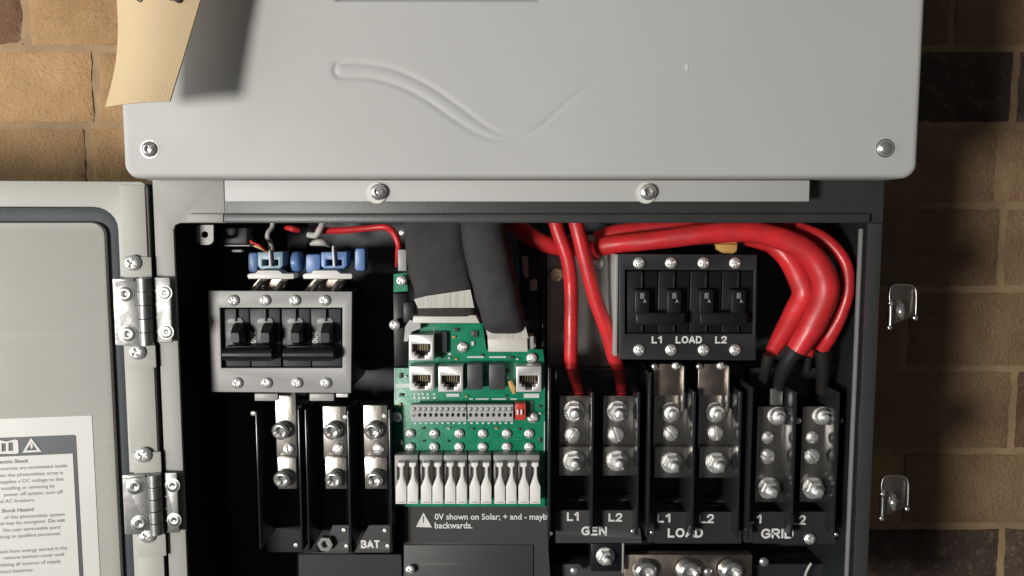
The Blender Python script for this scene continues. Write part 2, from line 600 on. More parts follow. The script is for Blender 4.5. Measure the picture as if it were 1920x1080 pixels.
def fast(parent, kind, px, py, Y, rpx, name="screw", rot=None, frame=None, tilt=(0, 0)):
    o = bpy.data.objects.new(name, UNIT[kind])
    COL.objects.link(o)
    s = rpx * S(Y)
    a = random.uniform(0, 6.28) if rot is None else rot
    if frame is None:
        base = Matrix.Translation(P(px, py, Y))
    else:
        base = frame
    wm = base @ Matrix.Rotation(tilt[0], 4, 'X') @ Matrix.Rotation(tilt[1], 4, 'Z') @ Matrix.Rotation(a, 4, 'Y') @ Matrix.Scale(s, 4)
    adopt(o, parent, wm)
    return o

# ---- lettering
def glyphs(body, bold=0.0):
    cu = bpy.data.curves.new("txt", 'FONT')
    cu.body = body
    cu.size = 1.0
    cu.offset = bold
    cu.resolution_u = 3
    o = bpy.data.objects.new("txt", cu)
    COL.objects.link(o)
    dg = bpy.context.evaluated_depsgraph_get()
    me = bpy.data.meshes.new_from_object(o.evaluated_get(dg))
    vv = [(v.co.x, v.co.y) for v in me.vertices]
    ff = [tuple(p.vertices) for p in me.polygons]
    bpy.data.objects.remove(o)
    bpy.data.curves.remove(cu)
    bpy.data.meshes.remove(me)
    return vv, ff

def letter(name, parent, m, body, x0, x1, z0, z1, Y, bold=0.02, frame=None, rot=0, right=None, size=None):
    """fits body into x0..x1 / z0..z1, or right aligned at `right` with natural width for cap height size"""
    vv, ff = glyphs(body, bold)
    if rot:
        vv = [(-y, x) for x, y in vv] if rot > 0 else [(y, -x) for x, y in vv]
    a0, a1 = min(v[0] for v in vv), max(v[0] for v in vv)
    b0, b1 = min(v[1] for v in vv), max(v[1] for v in vv)
    bm = bmesh.new()
    if right is not None:
        k = size
        vs_ = [bm.verts.new((right + (x - a1) * k, Y, z0 + y * k)) for x, y in vv]
    else:
        vs_ = [bm.verts.new((x0 + (x - a0) / (a1 - a0) * (x1 - x0), Y, z0 + (y - b0) / (b1 - b0) * (z1 - z0))) for x, y in vv]
    for f in ff:
        try:
            bm.faces.new([vs_[i] for i in f])
        except ValueError:
            pass
    return finish(name, bm, m, parent, frame)

GL = {
 'L': (.62, [[(0, 1), (0, 0), (.62, 0)]]), '1': (.36, [[(.36, 0), (.36, 1), (.30, 1), (.0, .74)]]),
 '2': (.66, [[(0, .70), (.04, .88), (.20, 1), (.46, 1), (.62, .88), (.64, .70), (.55, .52), (.0, .0), (.66, 0)]]),
 'G': (.78, [[(.76, .80), (.62, .95), (.40, 1), (.18, .92), (.03, .70), (0, .5), (.03, .28), (.18, .08), (.40, 0), (.64, .07), (.78, .2), (.78, .46), (.44, .46)]]),
 'E': (.60, [[(.60, 1), (0, 1), (0, 0), (.60, 0)], [(.02, .52), (.52, .52)]]),
 'N': (.70, [[(0, 0), (0, 1), (.06, 1), (.64, 0), (.70, 0), (.70, 1)]]),
 'O': (.84, [[(.42, 1), (.18, .92), (.03, .70), (0, .5), (.03, .28), (.18, .08), (.42, 0), (.66, .08), (.81, .28), (.84, .5), (.81, .70), (.66, .92), (.42, 1)]]),
 'A': (.80, [[(0, 0), (.37, 1), (.43, 1), (.80, 0)], [(.16, .30), (.64, .30)]]),
 'D': (.74, [[(0, 0), (0, 1), (.36, 1), (.58, .92), (.72, .70), (.74, .5), (.72, .28), (.58, .08), (.36, 0), (0, 0)]]),
 'R': (.70, [[(0, 0), (0, 1), (.46, 1), (.62, .92), (.68, .75), (.62, .57), (.46, .48), (.02, .48)], [(.40, .47), (.70, 0)]]),
 'I': (.0, [[(0, 0), (0, 1)]]),
 'B': (.66, [[(0, 0), (0, 1), (.44, 1), (.58, .92), (.62, .77), (.56, .60), (.42, .53), (.02, .53)], [(.42, .52), (.60, .42), (.66, .26), (.60, .08), (.44, 0), (0, 0)]]),
 'T': (.70, [[(0, 1), (.70, 1)], [(.35, .98), (.35, 0)]]),
}
def strokes(parent, body, r, Y, m="print_white", wt=0.235):
    """heavy sans capitals cut as flat strokes, fitted to the pixel rectangle"""
    x0, x1, z0, z1 = R(r, Y)
    gap = 0.34
    tot = sum(GL[c][0] for c in body) + gap * (len(body) - 1) + wt
    sx = (x1 - x0) / tot
    sz = (z1 - z0) / (1 + 0.0)
    bm = bmesh.new()
    pen = wt / 2
    lay = 0
    for c in body:
        w, lines = GL[c]
        for ln in lines:
            pts = [Vector(((pen + a) * sx, 0, (wt / 2 * 0.9 + b * (1 - wt * 0.9)) * sz)) for a, b in ln]
            hw = wt / 2 * sz * 0.9
            closed = (pts[0] - pts[-1]).length < 1e-7
            n = len(pts)
            lft, rgt = [], []
            for i in range(n):
                if closed:
                    a, b = pts[(i - 1) % (n - 1)], pts[(i + 1) % (n - 1)]
                    t1 = (pts[i] - a).normalized(); t2 = (b - pts[i]).normalized()
                else:
                    t1 = (pts[i] - pts[i - 1]).normalized() if i else (pts[1] - pts[0]).normalized()
                    t2 = (pts[i + 1] - pts[i]).normalized() if i < n - 1 else t1
                n1 = Vector((-t1.z, 0, t1.x)); n2 = Vector((-t2.z, 0, t2.x))
                nn = (n1 + n2).normalized()
                k = hw / max(0.45, nn.dot(n1))
                e = Vector()
                if not closed and i == 0: e = -t1 * hw * 0.6
                if not closed and i == n - 1: e = t1 * hw * 0.6
                o = Vector((x0, Y - lay * 4e-6, z0)) + pts[i] + e
                lft.append(bm.verts.new(o + nn * k)); rgt.append(bm.verts.new(o - nn * k))
            for i in range(n - 1):
                bm.faces.new((lft[i], rgt[i], rgt[i + 1], lft[i + 1]))
            lay += 1
        pen += w + gap
    return finish("lettering", bm, m, parent)

def pletter(parent, body, r, Y, m="print_white", bold=0.02, rot=0, name="lettering"):
    x0, x1, z0, z1 = R(r, Y)
    return letter(name, parent, m, body, x0, x1, z0, z1, Y, bold, rot=rot)

# ================================================================== BRICK WALL
WALL_Y = 0.256
wall = thing("brick_wall", "tan and brown brick wall with smeared sandy mortar behind the cabinet", "wall", (0, WALL_Y, -0.6))
x_lo, x_hi = -0.72, 0.72
zs = []
py = 90.0
rows_px = [-1250, -1101, -952, -803, -655, -506, -357, -208, -60, 90, 235, 385, 543, 692, 847, 988, 1139, 1290, 1440]
rows_z = [P(960, y, WALL_Y).z for y in rows_px]
bm = bmesh.new()
NX, NZ = 150, 190
zt, zb = rows_z[0], rows_z[-1]
grid = [[None] * (NZ + 1) for _ in range(NX + 1)]
for i in range(NX + 1):
    for j in range(NZ + 1):
        x = x_lo + (x_hi - x_lo) * i / NX
        z = zb + (zt - zb) * j / NZ
        y = WALL_Y + 0.0024 + 0.0012 * noise.noise(Vector((x * 45, z * 45, 3))) + 0.0009 * noise.noise(Vector((x * 160, z * 160, 9)))
        grid[i][j] = bm.verts.new((x, y, z))
for i in range(NX):
    for j in range(NZ):
        bm.faces.new((grid[i][j], grid[i + 1][j], grid[i + 1][j + 1], grid[i][j + 1]))
edge_v = [v for v in bm.verts if v.is_boundary]
r = bmesh.ops.extrude_edge_only(bm, edges=[e for e in bm.edges if e.is_boundary])
for g in r["geom"]:
    if isinstance(g, bmesh.types.BMVert):
        g.co.y = WALL_Y + 0.09
finish("mortar", bm, "mortar", wall, smooth=60)

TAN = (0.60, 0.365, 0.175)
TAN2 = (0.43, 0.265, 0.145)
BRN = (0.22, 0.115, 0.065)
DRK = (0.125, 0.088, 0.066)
pitch = 0.213
joint_px = {9: 1905, 10: 1906 - 30, 11: 1880, 12: 1700, 13: 1901, 14: 1690, 15: 1878, 16: 1660}
left_joint = {8: 45, 9: 168 - 420}
def brick(x0, x1, z0, z1, col, seed):
    g = 0.0037
    x0 += g; x1 -= g; z0 += g * 0.95; z1 -= g * 0.95
    nx, nz = max(8, int((x1 - x0) / 0.0055)), 13
    bm = bmesh.new()
    gr = []
    for i in range(nx + 1):
        colv = []
        for j in range(nz + 1):
            u, v = i / nx, j / nz
            x = x0 + (x1 - x0) * u
            z = z0 + (z1 - z0) * v
            e = min(min(u, 1 - u) * (x1 - x0), min(v, 1 - v) * (z1 - z0))
            y = WALL_Y + 0.0012 * noise.noise(Vector((x * 50, z * 50, seed))) + 0.0007 * noise.noise(Vector((x * 190, z * 190, seed)))
            if e < 1e-6:
                y += 0.0016
            jx = 0.0008 * noise.noise(Vector((z * 70, seed, x * 40))) + 0.0008 * noise.noise(Vector((z * 260, seed, x * 260)))
            jz = 0.0008 * noise.noise(Vector((x * 70, seed + 5, z * 40))) + 0.0008 * noise.noise(Vector((x * 260, seed, z * 260)))
            colv.append(bm.verts.new((x + jx, y, z + jz)))
        gr.append(colv)
    for i in range(nx):
        for j in range(nz):
            bm.faces.new((gr[i][j], gr[i + 1][j], gr[i + 1][j + 1], gr[i][j + 1]))
    r = bmesh.ops.extrude_edge_only(bm, edges=[e for e in bm.edges if e.is_boundary])
    for q in r["geom"]:
        if isinstance(q, bmesh.types.BMVert):
            q.co.y = WALL_Y + 0.02
    o = finish("brick", bm, "brick", wall, smooth=60)
    o.color = (*col, 1)
    return o

rnd = random.Random(3)
for k in range(len(rows_z) - 1):
    zt_, zb_ = rows_z[k], rows_z[k + 1]
    ymid = (rows_px[k] + rows_px[k + 1]) / 2
    if k in joint_px:
        j0 = P(joint_px[k], ymid, WALL_Y).x
    else:
        j0 = P(1890 - (205 if k % 2 else 0), ymid, WALL_Y).x
    if k == 8:
        j0 = P(45, ymid, WALL_Y).x
    n0 = math.floor((x_lo - j0) / pitch)
    x = j0 + n0 * pitch
    while x < x_hi:
        a, b = max(x, x_lo), min(x + pitch, x_hi)
        if b - a > 0.03:
            c = rnd.choice([TAN, TAN2, TAN, TAN2, BRN])
            cx = (a + b) / 2
            pxm = 960 + cx / (WALL_Y + D) * F
            if pxm < 420:
                c = TAN
                if k == 8 and b < P(50, ymid, WALL_Y).x:
                    c = BRN
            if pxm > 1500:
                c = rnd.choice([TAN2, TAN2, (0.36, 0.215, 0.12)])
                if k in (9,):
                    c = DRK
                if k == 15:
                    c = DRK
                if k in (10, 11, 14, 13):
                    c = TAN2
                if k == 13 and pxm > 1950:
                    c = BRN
            f_ = rnd.uniform(0.88, 1.06)
            c = tuple(q * f_ for q in c)
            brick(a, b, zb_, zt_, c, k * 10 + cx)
        x += pitch

# ================================================================== CABINET
cab = thing("inverter_cabinet", "grey wall-mounted inverter cabinet with its wiring compartment door hung open", "cabinet", (0, 0.24, -0.30))

# ---- cover panel: one pressed sheet with a wave groove and a recess at the top
xl = P(231, 330, 0).x
xr = P(1722, 330, 0).x
zb_c = P(960, 334, 0).z
zt_c = P(960, -420, 0).z
ctrl = [(640, 131), (690, 133), (745, 146), (800, 173), (850, 207), (895, 238), (935, 256), (975, 257), (1010, 240), (1050, 204), (1095, 167), (1140, 142), (1190, 128), (1240, 123)]
cpts = catmull([P(x, y, 0) for x, y in ctrl], 14)
L = len(cpts)
def groove(x, z):
    best, bi = 1e9, 0
    for i, p in enumerate(cpts):
        d_ = (p.x - x) ** 2 + (p.z - z) ** 2
        if d_ < best:
            best, bi = d_, i
    return math.sqrt(best), bi / (L - 1)
zrec = P(960, 2, 0).z
xr0, xr1 = P(628, 0, 0).x, P(1016, 0, 0).x
def sst(a, b, x):
    t = max(0, min(1, (x - a) / (b - a)))
    return t * t * (3 - 2 * t)
def hfun(x, z):
    h = 0.0
    if P(960, 300, 0).z < z < P(960, 80, 0).z and P(600, 0, 0).x < x < P(1300, 0, 0).x:
        d_, t = groove(x, z)
        w = 0.0040 * (1 - sst(0.30, 0.62, t))
        amp = 0.00085 * (1 - 0.45 * sst(0.2, 0.5, t)) * (1 - sst(0.6, 1.0, t))
        h += amp * math.exp(-((d_ - w) / 0.0014) ** 2)
    ins = min(x - xr0, xr1 - x, z - zrec)
    h += 0.003 * sst(0, 0.0015, ins)
    h += 0.0004 * noise.noise(Vector((x * 5, z * 5, 1)))
    return h
step = 0.0010
def cover_mesh():
    rad, er, depth = 0.0085, 0.004, 0.028
    nx = int((xr - xl) / step)
    zz = []
    z = zb_c
    while z < P(960, -30, 0).z:
        zz.append(z)
        z += step
    while z < zt_c:
        zz.append(z)
        z += step * 6
    zz.append(zt_c)
    bm = bmesh.new()
    g = []
    for i in range(nx + 1):
        colv = []
        for z in zz:
            x = xl + (xr - xl) * i / nx
            cx = min(max(x, xl + rad), xr - rad)
            cz = min(max(z, zb_c + rad), zt_c - rad)
            dx, dz = x - cx, z - cz
            if dx and dz:
                m_ = max(abs(dx), abs(dz))
                l_ = math.hypot(dx, dz)
                k = m_ / l_
                dx, dz = dx * k, dz * k
            X, Z = cx + dx, cz + dz
            dd = rad - math.hypot(dx, dz) if (abs(dx) + abs(dz)) > 0 else rad
            e = min(dd, er)
            ry = er - math.sqrt(max(0, er * er - (er - e) ** 2))
            colv.append(bm.verts.new((X, ry + hfun(X, Z), Z)))
        g.append(colv)
    for i in range(nx):
        for j in range(len(zz) - 1):
            bm.faces.new((g[i][j], g[i + 1][j], g[i + 1][j + 1], g[i][j + 1]))
    r = bmesh.ops.extrude_edge_only(bm, edges=[e for e in bm.edges if e.is_boundary])
    for q in r["geom"]:
        if isinstance(q, bmesh.types.BMVert):
            q.co.y = depth
    return bm
cover = finish("cover_panel", cover_mesh(), "cover_paint", cab, smooth=60)
for px_, py_ in ((281, 280), (1659, 278)):
    fast(cover, "hex_button" if px_ < 900 else "dome", px_, py_, 0.0, 14.5, rot=0.3)
    w_ = fast(cover, "washer_ring", px_, py_, 0.0002, 17.0, name="washer")
    w_.scale *= 1.0
chip = pplate("paint_chip", cover, "label_white", [(1284, 121), (1287, 119), (1291, 123), (1290, 131), (1287, 133), (1284, 128)], -0.0004, 0.0008)

# ---- main body behind the cover (open below so the cables run up into it)
FL = 0.030
bx0, bx1 = P(288, 400, FL).x, P(1656, 400, FL).x
zbody = P(960, 343, FL).z
bm = bmesh.new()
add_box(bm, bx0 - 0.004, bx0 + 0.004, FL + 0.003, 0.25, zbody + 0.001, zt_c - 0.01)
add_box(bm, bx1 - 0.004, bx1 + 0.004, FL + 0.003, 0.25, zbody + 0.001, zt_c - 0.01)
add_box(bm, bx0 + 0.0045, bx1 - 0.0045, 0.245, 0.25, zbody + 0.001, zt_c - 0.01)
finish("body_shell", bm, "body_dark", cab)

# ---- wiring box: flanges, lip, walls, back
zlow = P(960, 1330, FL).z
ix0, ix1 = P(325, 430, FL).x, P(1628, 430, FL).x
ztop_in = P(960, 418, FL).z
zft = P(960, 330, FL).z
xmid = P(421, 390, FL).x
# left flange with corner, light grey; the other pieces carry shade in their colour
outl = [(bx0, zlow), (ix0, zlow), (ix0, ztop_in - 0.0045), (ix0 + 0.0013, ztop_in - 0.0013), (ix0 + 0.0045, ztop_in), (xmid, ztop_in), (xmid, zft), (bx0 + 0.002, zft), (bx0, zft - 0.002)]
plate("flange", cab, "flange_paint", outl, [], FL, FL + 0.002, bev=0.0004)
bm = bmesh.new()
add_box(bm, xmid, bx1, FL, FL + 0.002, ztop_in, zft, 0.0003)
finish("flange", bm, "shaded_flange_paint", cab, smooth=35)
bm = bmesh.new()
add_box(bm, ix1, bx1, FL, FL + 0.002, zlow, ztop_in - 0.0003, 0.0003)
finish("flange", bm, "shaded_flange_paint", cab, smooth=35)
# raised lip round the opening
zl0, zl1 = P(960, 417, FL - 0.006).z, P(960, 401, FL - 0.006).z
def lip(x0, x1, z0, z1, m, y0):
    bm = bmesh.new()
    add_box(bm, x0, x1, y0, FL - 0.0003, z0, z1, 0.0007)
    return finish("lip", bm, m, cab, smooth=35)
lx0 = P(312, 418, FL - 0.006).x
lx1 = P(1622, 430, FL - 0.006).x
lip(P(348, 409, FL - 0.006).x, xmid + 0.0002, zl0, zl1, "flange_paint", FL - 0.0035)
lip(xmid + 0.0004, lx1 + 0.004, zl0, zl1, "shaded_flange_paint", FL - 0.0035)
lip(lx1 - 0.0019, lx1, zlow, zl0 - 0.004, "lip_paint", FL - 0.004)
#lip(P(306, 418, FL - 0.003).x, P(313, 418, FL - 0.003).x, zlow, zl0 + 0.003, "flange_paint", FL - 0.003)
# round plugged hole mark on the flange
fast(cab, "washer_ring", 386, 384, FL + 0.0006, 9, name="hole_plug").data = UNIT["washer_ring"].copy()
bpy.data.objects["hole_plug"].data.materials[0] = MATS["flange_paint"]
# walls and back
BACK = 0.13
wx0, wx1 = P(300, 430, FL).x, P(1647, 430, FL).x
bm = bmesh.new()
add_box(bm, bx0, wx0, FL + 0.0025, 0.25, zlow, zbody)
finish("side_wall", bm, "wall_black", cab)
bm = bmesh.new()
add_box(bm, wx1, bx1, FL + 0.0025, 0.25, zlow, zbody)
finish("side_wall", bm, "wall_black", cab)
bm = bmesh.new()
add_box(bm, wx0 + 0.0002, wx1 - 0.0002, BACK, BACK + 0.003, zlow, P(960, 200, BACK).z)
back = finish("back_plate", bm, "box_black", cab)
bm = bmesh.new()
add_box(bm, wx0 + 0.0002, wx1 - 0.0002, FL + 0.0025, BACK - 0.001, zlow, zlow + 0.002)
finish("floor_plate", bm, "box_black", cab)

# ---- bracket strip screwed under the cover
strip = box("bracket_strip", cab, "cover_paint", (421, 338, 1518, 378), 0.014, 0.003, 0.0005)
for px_, py_ in ((709, 360), (1214, 360)):
    w_ = fast(strip, "washer_ring", px_ - 3, py_ + 2, 0.0136, 19.5, name="washer")
    w_.data = UNIT["washer_ring"].copy()
    w_.data.materials[0] = MATS["label_white"]
    fast(strip, "hex_button", px_ + 1, py_, 0.0125, 15, rot=0.2)

# ---- mounting tab with hole
Yt = 0.05
tb = pplate("mounting_tab", cab, "bracket_grey", [(368, 422), (400, 422), (400, 452), (396, 457), (390, 459), (378, 459), (371, 456), (368, 451)], Yt, 0.0015,
            holes=[[(384 + 6.5 * math.cos(a * math.pi / 8), 440 + 6.5 * math.sin(a * math.pi / 8)) for a in range(16)]])

# ---- latches on the right side
for (lx, ly) in ((1692, 572), (1677, 930)):
    Yl = 0.046
    p = lambda dx, dy, dY=0.0: P(lx + dx, ly + dy, Yl + dY)
    la = pplate("latch", cab, "copper_tin", [(lx - 24, ly - 30), (lx - 18, ly - 36), (lx + 18, ly - 37), (lx + 24, ly - 31), (lx + 25, ly + 20), (lx - 10, ly + 34), (lx - 26, ly + 38)], Yl, 0.002, bev=0.0005)
    tube("wire_loop", la, "steel", [p(-22, 5, -.002), p(-24, -20, -.0015), p(-18, -36, -.0012), p(0, -38, -.0012), p(20, -35, -.0012), p(26, -22, -.0015), p(25, 18, -.002)], 0.0006, 8)
    tube("hook", la, "polished", [p(-2, -8, -.001), p(-3, 2, -.006), p(-3, 14, -.009), p(-1, 26, -.004)], [0.0006, 0.0022, 0.0024, 0.0007], 12)
    tube("pin", la, "steel", [p(-22, 2, -.004), p(-22, 18, -.004), p(-23, 40, -.004)], 0.0012, 8)
    for dx, dy in ((-22, -4), (-24, 42), (24, 24)):
        fast(la, "dome", lx + dx, ly + dy, Yl - 0.0045, 4.5, name="rivet")

# ================================================================== DOOR (part of the cabinet)
AD = math.radians(9.0)
hinge_p = P(284, 440, 0.029)
HM = Matrix.Translation(Vector((hinge_p.x, 0.029, 0))) @ Matrix.Rotation(AD, 4, 'Z')
HMi = HM.inverted()
def PD(px, py, off=0.0):
    """pixel -> door-local (u, w) on local plane y = off"""
    o = HMi @ CAMP
    d = HMi.to_3x3() @ ray(px, py)
    t = (off - o.y) / d.y
    q = o + d * t
    return q.x, q.z
du1 = PD(276, 350)[0]
dzt = PD(200, 340)[1]
dzb = zlow
du0 = du1 - 0.47
gu1, gzt = PD(222, 450)[0], PD(100, 388)[1]
pu1, pzt = PD(197, 450)[0], PD(100, 417)[1]
door = plate("door", cab, "door_paint", rrect(du0, du1, dzb, dzt, (0.004, 0.004, 0.005, 0.004)),
             [rrect(du0 + 0.022, gu1, dzb + 0.022, gzt, (0.01, 0.01, 0.014, 0.014))], 0.0, 0.016, HM, bev=0.0008)
plate("gasket", door, "rubber", rrect(du0 + 0.0222, gu1 - 0.0002, dzb + 0.0222, gzt - 0.0002, (0.01, 0.01, 0.0138, 0.0138)),
      [rrect(du0 + 0.031, pu1 + 0.0002, dzb + 0.031, pzt + 0.0002, 0.008)], 0.0035, 0.014, HM, bev=0.001)
plate("inner_panel", door, "door_paint", rrect(du0 + 0.0312, pu1, dzb + 0.0312, pzt, 0.0078), [], -0.0005, 0.015, HM, bev=0.0012)
plate("outer_skin", door, "door_paint", rrect(du0 + 0.001, du1 - 0.001, dzb + 0.001, dzt - 0.001, 0.004), [], 0.0162, 0.018, HM)

# label
def dpoly(pix, off):
    return [PD(x, y, off) for x, y in pix]
lo = -0.0008
lr, lt = PD(172, 779, lo)
ll = lr - 0.11
lbz = PD(190, 1250, lo)[1]
plate("warning_label", door, "label_white", rrect(ll, lr, lbz, lt, 0.0006), [], lo, lo + 0.0003, HM)
hr, ht = PD(142, 815, lo)
plate("label_frame", door, "print_black", rrect(ll + 0.007, hr, lbz + 0.007, ht, 0.0016), [], lo - 0.00025, lo, HM)
ir, it = PD(137, 850, lo)
plate("label_field", door, "label_white", rrect(ll + 0.009, ir, lbz + 0.009, it, 0.0002), [], lo - 0.0005, lo - 0.00025, HM)
o2 = lo - 0.0006
plate("triangle_icon", door, "label_white", dpoly([(42, 849), (58, 821), (78, 847)], o2), [dpoly([(49, 845), (59, 829), (70, 844)], o2)], o2, o2 + 0.0002, HM, smooth=None)
plate("triangle_flash", door, "label_white", dpoly([(57, 831), (60, 831), (62, 838), (59, 842), (57, 838)], o2), [], o2, o2 + 0.0002, HM, smooth=None)
plate("book_icon", door, "label_white", dpoly([(-2, 825), (12, 828), (29, 824), (34, 826), (35, 849), (30, 851), (12, 851), (-2, 851)], o2),
      [dpoly([(3, 831), (11, 831), (11, 846), (3, 847)], o2), dpoly([(16, 830), (24, 829), (25, 845), (16, 846)], o2)], o2, o2 + 0.0002, HM, smooth=None)
TXT = [("Electric Shock", 54, 864, 1), ("All sources are terminated inside", 126, 873, 0), ("when the photovoltaic array is", 118, 886, 0),
       ("it supplies a DC voltage to this", 119, 898, 0), ("installing or servicing by", 103, 911, 0), ("power off system, turn off", 118, 922, 0),
       ("and AC breakers.", 66, 937, 0), ("Shock Hazard", 63, 955, 1), ("of this photovoltaic system", 121, 964, 0),
       ("and may be energized.", 86, 977, 0), ("No user serviceable parts", 114, 988, 0), ("servicing to qualified personnel.", 114, 1000, 0),
       ("shock from energy stored in the", 126, 1027, 0), ("remove bottom cover until", 120, 1039, 0), ("isolating all sources of supply", 114, 1052, 0),
       ("disconnect batteries.", 63, 1068, 0), ("Do not", 122, 975, 1)]
for body, xr_, ym, bold in TXT:
    u, w = PD(xr_, ym + 3.0, o2)
    letter("label_text", door, "print_text", body, 0, 0, w, 0, o2, bold=0.02 if bold else 0.004, frame=HM, right=u, size=0.0033 if not bold else 0.0034)

# retainer strips on the hinge side
def dbox(name, parent, m, px0, py0, px1, py1, off, depth, bev=0.0004):
    my, mx = (py0 + py1) / 2, (px0 + px1) / 2
    u0, u1 = PD(px0, my, off)[0], PD(px1, my, off)[0]
    w0, w1 = PD(mx, py1, off)[1], PD(mx, py0, off)[1]
    bm = bmesh.new()
    add_box(bm, u0, u1, off, off + depth, w0, w1, bev)
    return finish(name, bm, m, parent, HM, smooth=35)
dbox("retainer_strip", door, "door_paint", 227, 347, 274, 500, -0.0012, 0.001)
dbox("retainer_strip", door, "door_paint", 241, 688, 292, 850, -0.0012, 0.001)
dbox("retainer_strip", door, "door_paint", 262, 1040, 311, 1240, -0.0012, 0.001)
dbox("strip_clip", door, "door_paint", 232, 482, 284, 521, -0.0026, 0.0012)
dbox("strip_clip", door, "door_paint", 240, 648, 292, 690, -0.0026, 0.0012)
dbox("strip_clip", door, "door_paint", 250, 848, 302, 888, -0.0026, 0.0012)
dbox("strip_clip", door, "door_paint", 257, 1003, 311, 1044, -0.0026, 0.0012)
for sx, sy in ((249, 493), (258, 660), (269, 853), (277, 1004)):
    u, w = PD(sx, sy, -0.0027)
    fast(door, "pan", 0, 0, 0.0, 15.5, frame=HM @ Matrix.Translation((u, -0.0027, w)))
# dark rubber strip in the hinge gap
bm = bmesh.new()
add_box(bm, P(275, 600, 0.035).x, P(289, 600, FL).x - 0.0004, 0.030, 0.05, zlow, P(960, 345, 0.03).z, 0.001)
finish("hinge_gasket", bm, "rubber", cab, smooth=35)

# hinges
def hinge(dx0, dy0, dx1, dy1, fx0, fy0, fx1, fy1, dscr, fscr):
    x0, x1, z0, z1 = R((dx1 - 14, dy0, fx0 + 4, dy1), 0.022)
    cx = (x0 + x1) / 2
    # barrel with five knuckles
    bm = bmesh.new()
    n = 5
    for i in range(n):
        a = z0 + (z1 - z0) * i / n + 0.0003
        b = z0 + (z1 - z0) * (i + 1) / n - 0.0003
        seg = 18
        rad = 0.0042
        ra = [bm.verts.new((cx + rad * math.cos(2 * math.pi * k / seg), 0.0225 + rad * math.sin(2 * math.pi * k / seg), a)) for k in range(seg)]
        rb = [bm.verts.new((cx + rad * math.cos(2 * math.pi * k / seg), 0.0225 + rad * math.sin(2 * math.pi * k / seg), b)) for k in range(seg)]
        for k in range(seg):
            bm.faces.new((ra[k], ra[(k + 1) % seg], rb[(k + 1) % seg], rb[k]))
        bm.faces.new(ra[::-1])
        bm.faces.new(rb)
    h = finish("hinge", bm, "hinge_steel", cab, smooth=35)
    # door leaf in door frame
    my = (dy0 + dy1) / 2
    u0, u1 = PD(dx0, my, -0.003)[0], PD(dx1, my, -0.003)[0]
    w0, w1 = PD(dx0, dy1, -0.003)[1], PD(dx0, dy0, -0.003)[1]
    bm = bmesh.new()
    add_plate(bm, rrect(u0, u1, w0, w1, 0.0012), [], -0.0045, -0.0028, 0.0004)
    finish("leaf", bm, "hinge_steel", h, HM, smooth=35)
    bm = bmesh.new()
    add_box(bm, u0 + 0.001, u1 - 0.002, -0.0058, -0.0046, w1 - 0.0022, w1 - 0.0004, 0.0003)
    finish("leaf_rib", bm, "polished", h, HM, smooth=35)
    for sx, sy in dscr:
        u, w = PD(sx, sy, -0.0046)
        fast(h, "countersunk", 0, 0, 0.0, 17, frame=HM @ Matrix.Translation((u, -0.0046, w)))
    X0, X1, Z0, Z1 = R((fx0, fy0, fx1, fy1), FL - 0.004)
    bm = bmesh.new()
    add_plate(bm, rrect(X0, X1, Z0, Z1, 0.001), [], FL - 0.005, FL - 0.0032, 0.0004)
    finish("leaf", bm, "hinge_steel", h, None, smooth=35)
    for sx, sy in fscr:
        fast(h, "countersunk", sx, sy, FL - 0.0052, 14)
hinge(215, 521, 262, 648, 292, 520, 322, 642, ((235, 551), (240, 626)), ((309, 549), (312, 622)))
hinge(233, 889, 283, 1002, 310, 886, 335, 998, ((253, 912), (262, 981)), ((324, 910), (327, 975)))

# ================================================================== BATTERY BREAKER UNIT
YB = 0.055
bb = thing("battery_breaker_unit", "four pole breaker set behind a grey framed plate at upper left", "breaker", P(525, 735, 0.09))
win = (412, 577, 642, 690)
pplate("face_plate", bb, "bracket_grey", [(389, 545), (660, 547), (658, 737), (396, 735)], YB, 0.0018,
       holes=[[(win[0], win[1]), (win[2], win[1]), (win[2], win[3]), (win[0] + 3, win[3])]], bev=0.0004)
box("housing", bb, "black_plastic", (400, 552, 656, 730), YB + 0.012, 0.055, 0.001)
for x in (438, 497, 553, 609):
    fast(bb, "pan", x, 563, YB - 0.0003, 10.5)
for x in (445, 500, 557, 611):
    fast(bb, "pan", x, 718, YB - 0.0003, 10.5)
for i, (x0, x1) in enumerate(((414, 468), (469.5, 526), (529, 582), (583.5, 640))):
    pole = box("breaker_pole", bb, "breaker_plastic", (x0, 579, x1, 688), YB + 0.004, 0.02, 0.0008)
    cx = 441 + i * 56.3
    box("pole_rib", pole, "breaker_plastic", (cx - 1.5, 579, cx + 1.5, 603), YB + 0.0015, 0.0024, 0.0003)
    pplate("arc_window", pole, "lever_housing", [(cx - 16, 601), (cx - 10, 596), (cx + 10, 596), (cx + 15, 601), (cx + 13, 608), (cx - 14, 608)], YB + 0.0028, 0.002, bev=0.0004)
    # toggle handle: tapered lever standing out of the pole
    bm = bmesh.new()
    c0 = P(cx, 628, YB - 0.008)
    s = S(YB - 0.008)
    prof = [(-0.4, 12, 20), (4, 11, 20), (9, 9.5, 14), (12, 8, 9)]
    rings = []
    for k, (d_, hw, hh) in enumerate(prof):
        y = YB + 0.004 - d_ * 0.0011
        zc = c0.z - k * 0.0006
        pts = rrect(c0.x - hw * s, c0.x + hw * s, zc - hh * s, zc + hh * s, 3 * s, 3)
        rings.append([bm.verts.new((a, y, b)) for a, b in pts])
    for a, b in zip(rings, rings[1:]):
        for k in range(len(a)):
            bm.faces.new((a[k], a[(k + 1) % len(a)], b[(k + 1) % len(a)], b[k]))
    bm.faces.new(rings[-1])
    finish("toggle", pole, bm=bm, m="black_plastic", smooth=40) if False else finish("toggle", bm, "black_plastic", pole, smooth=22)
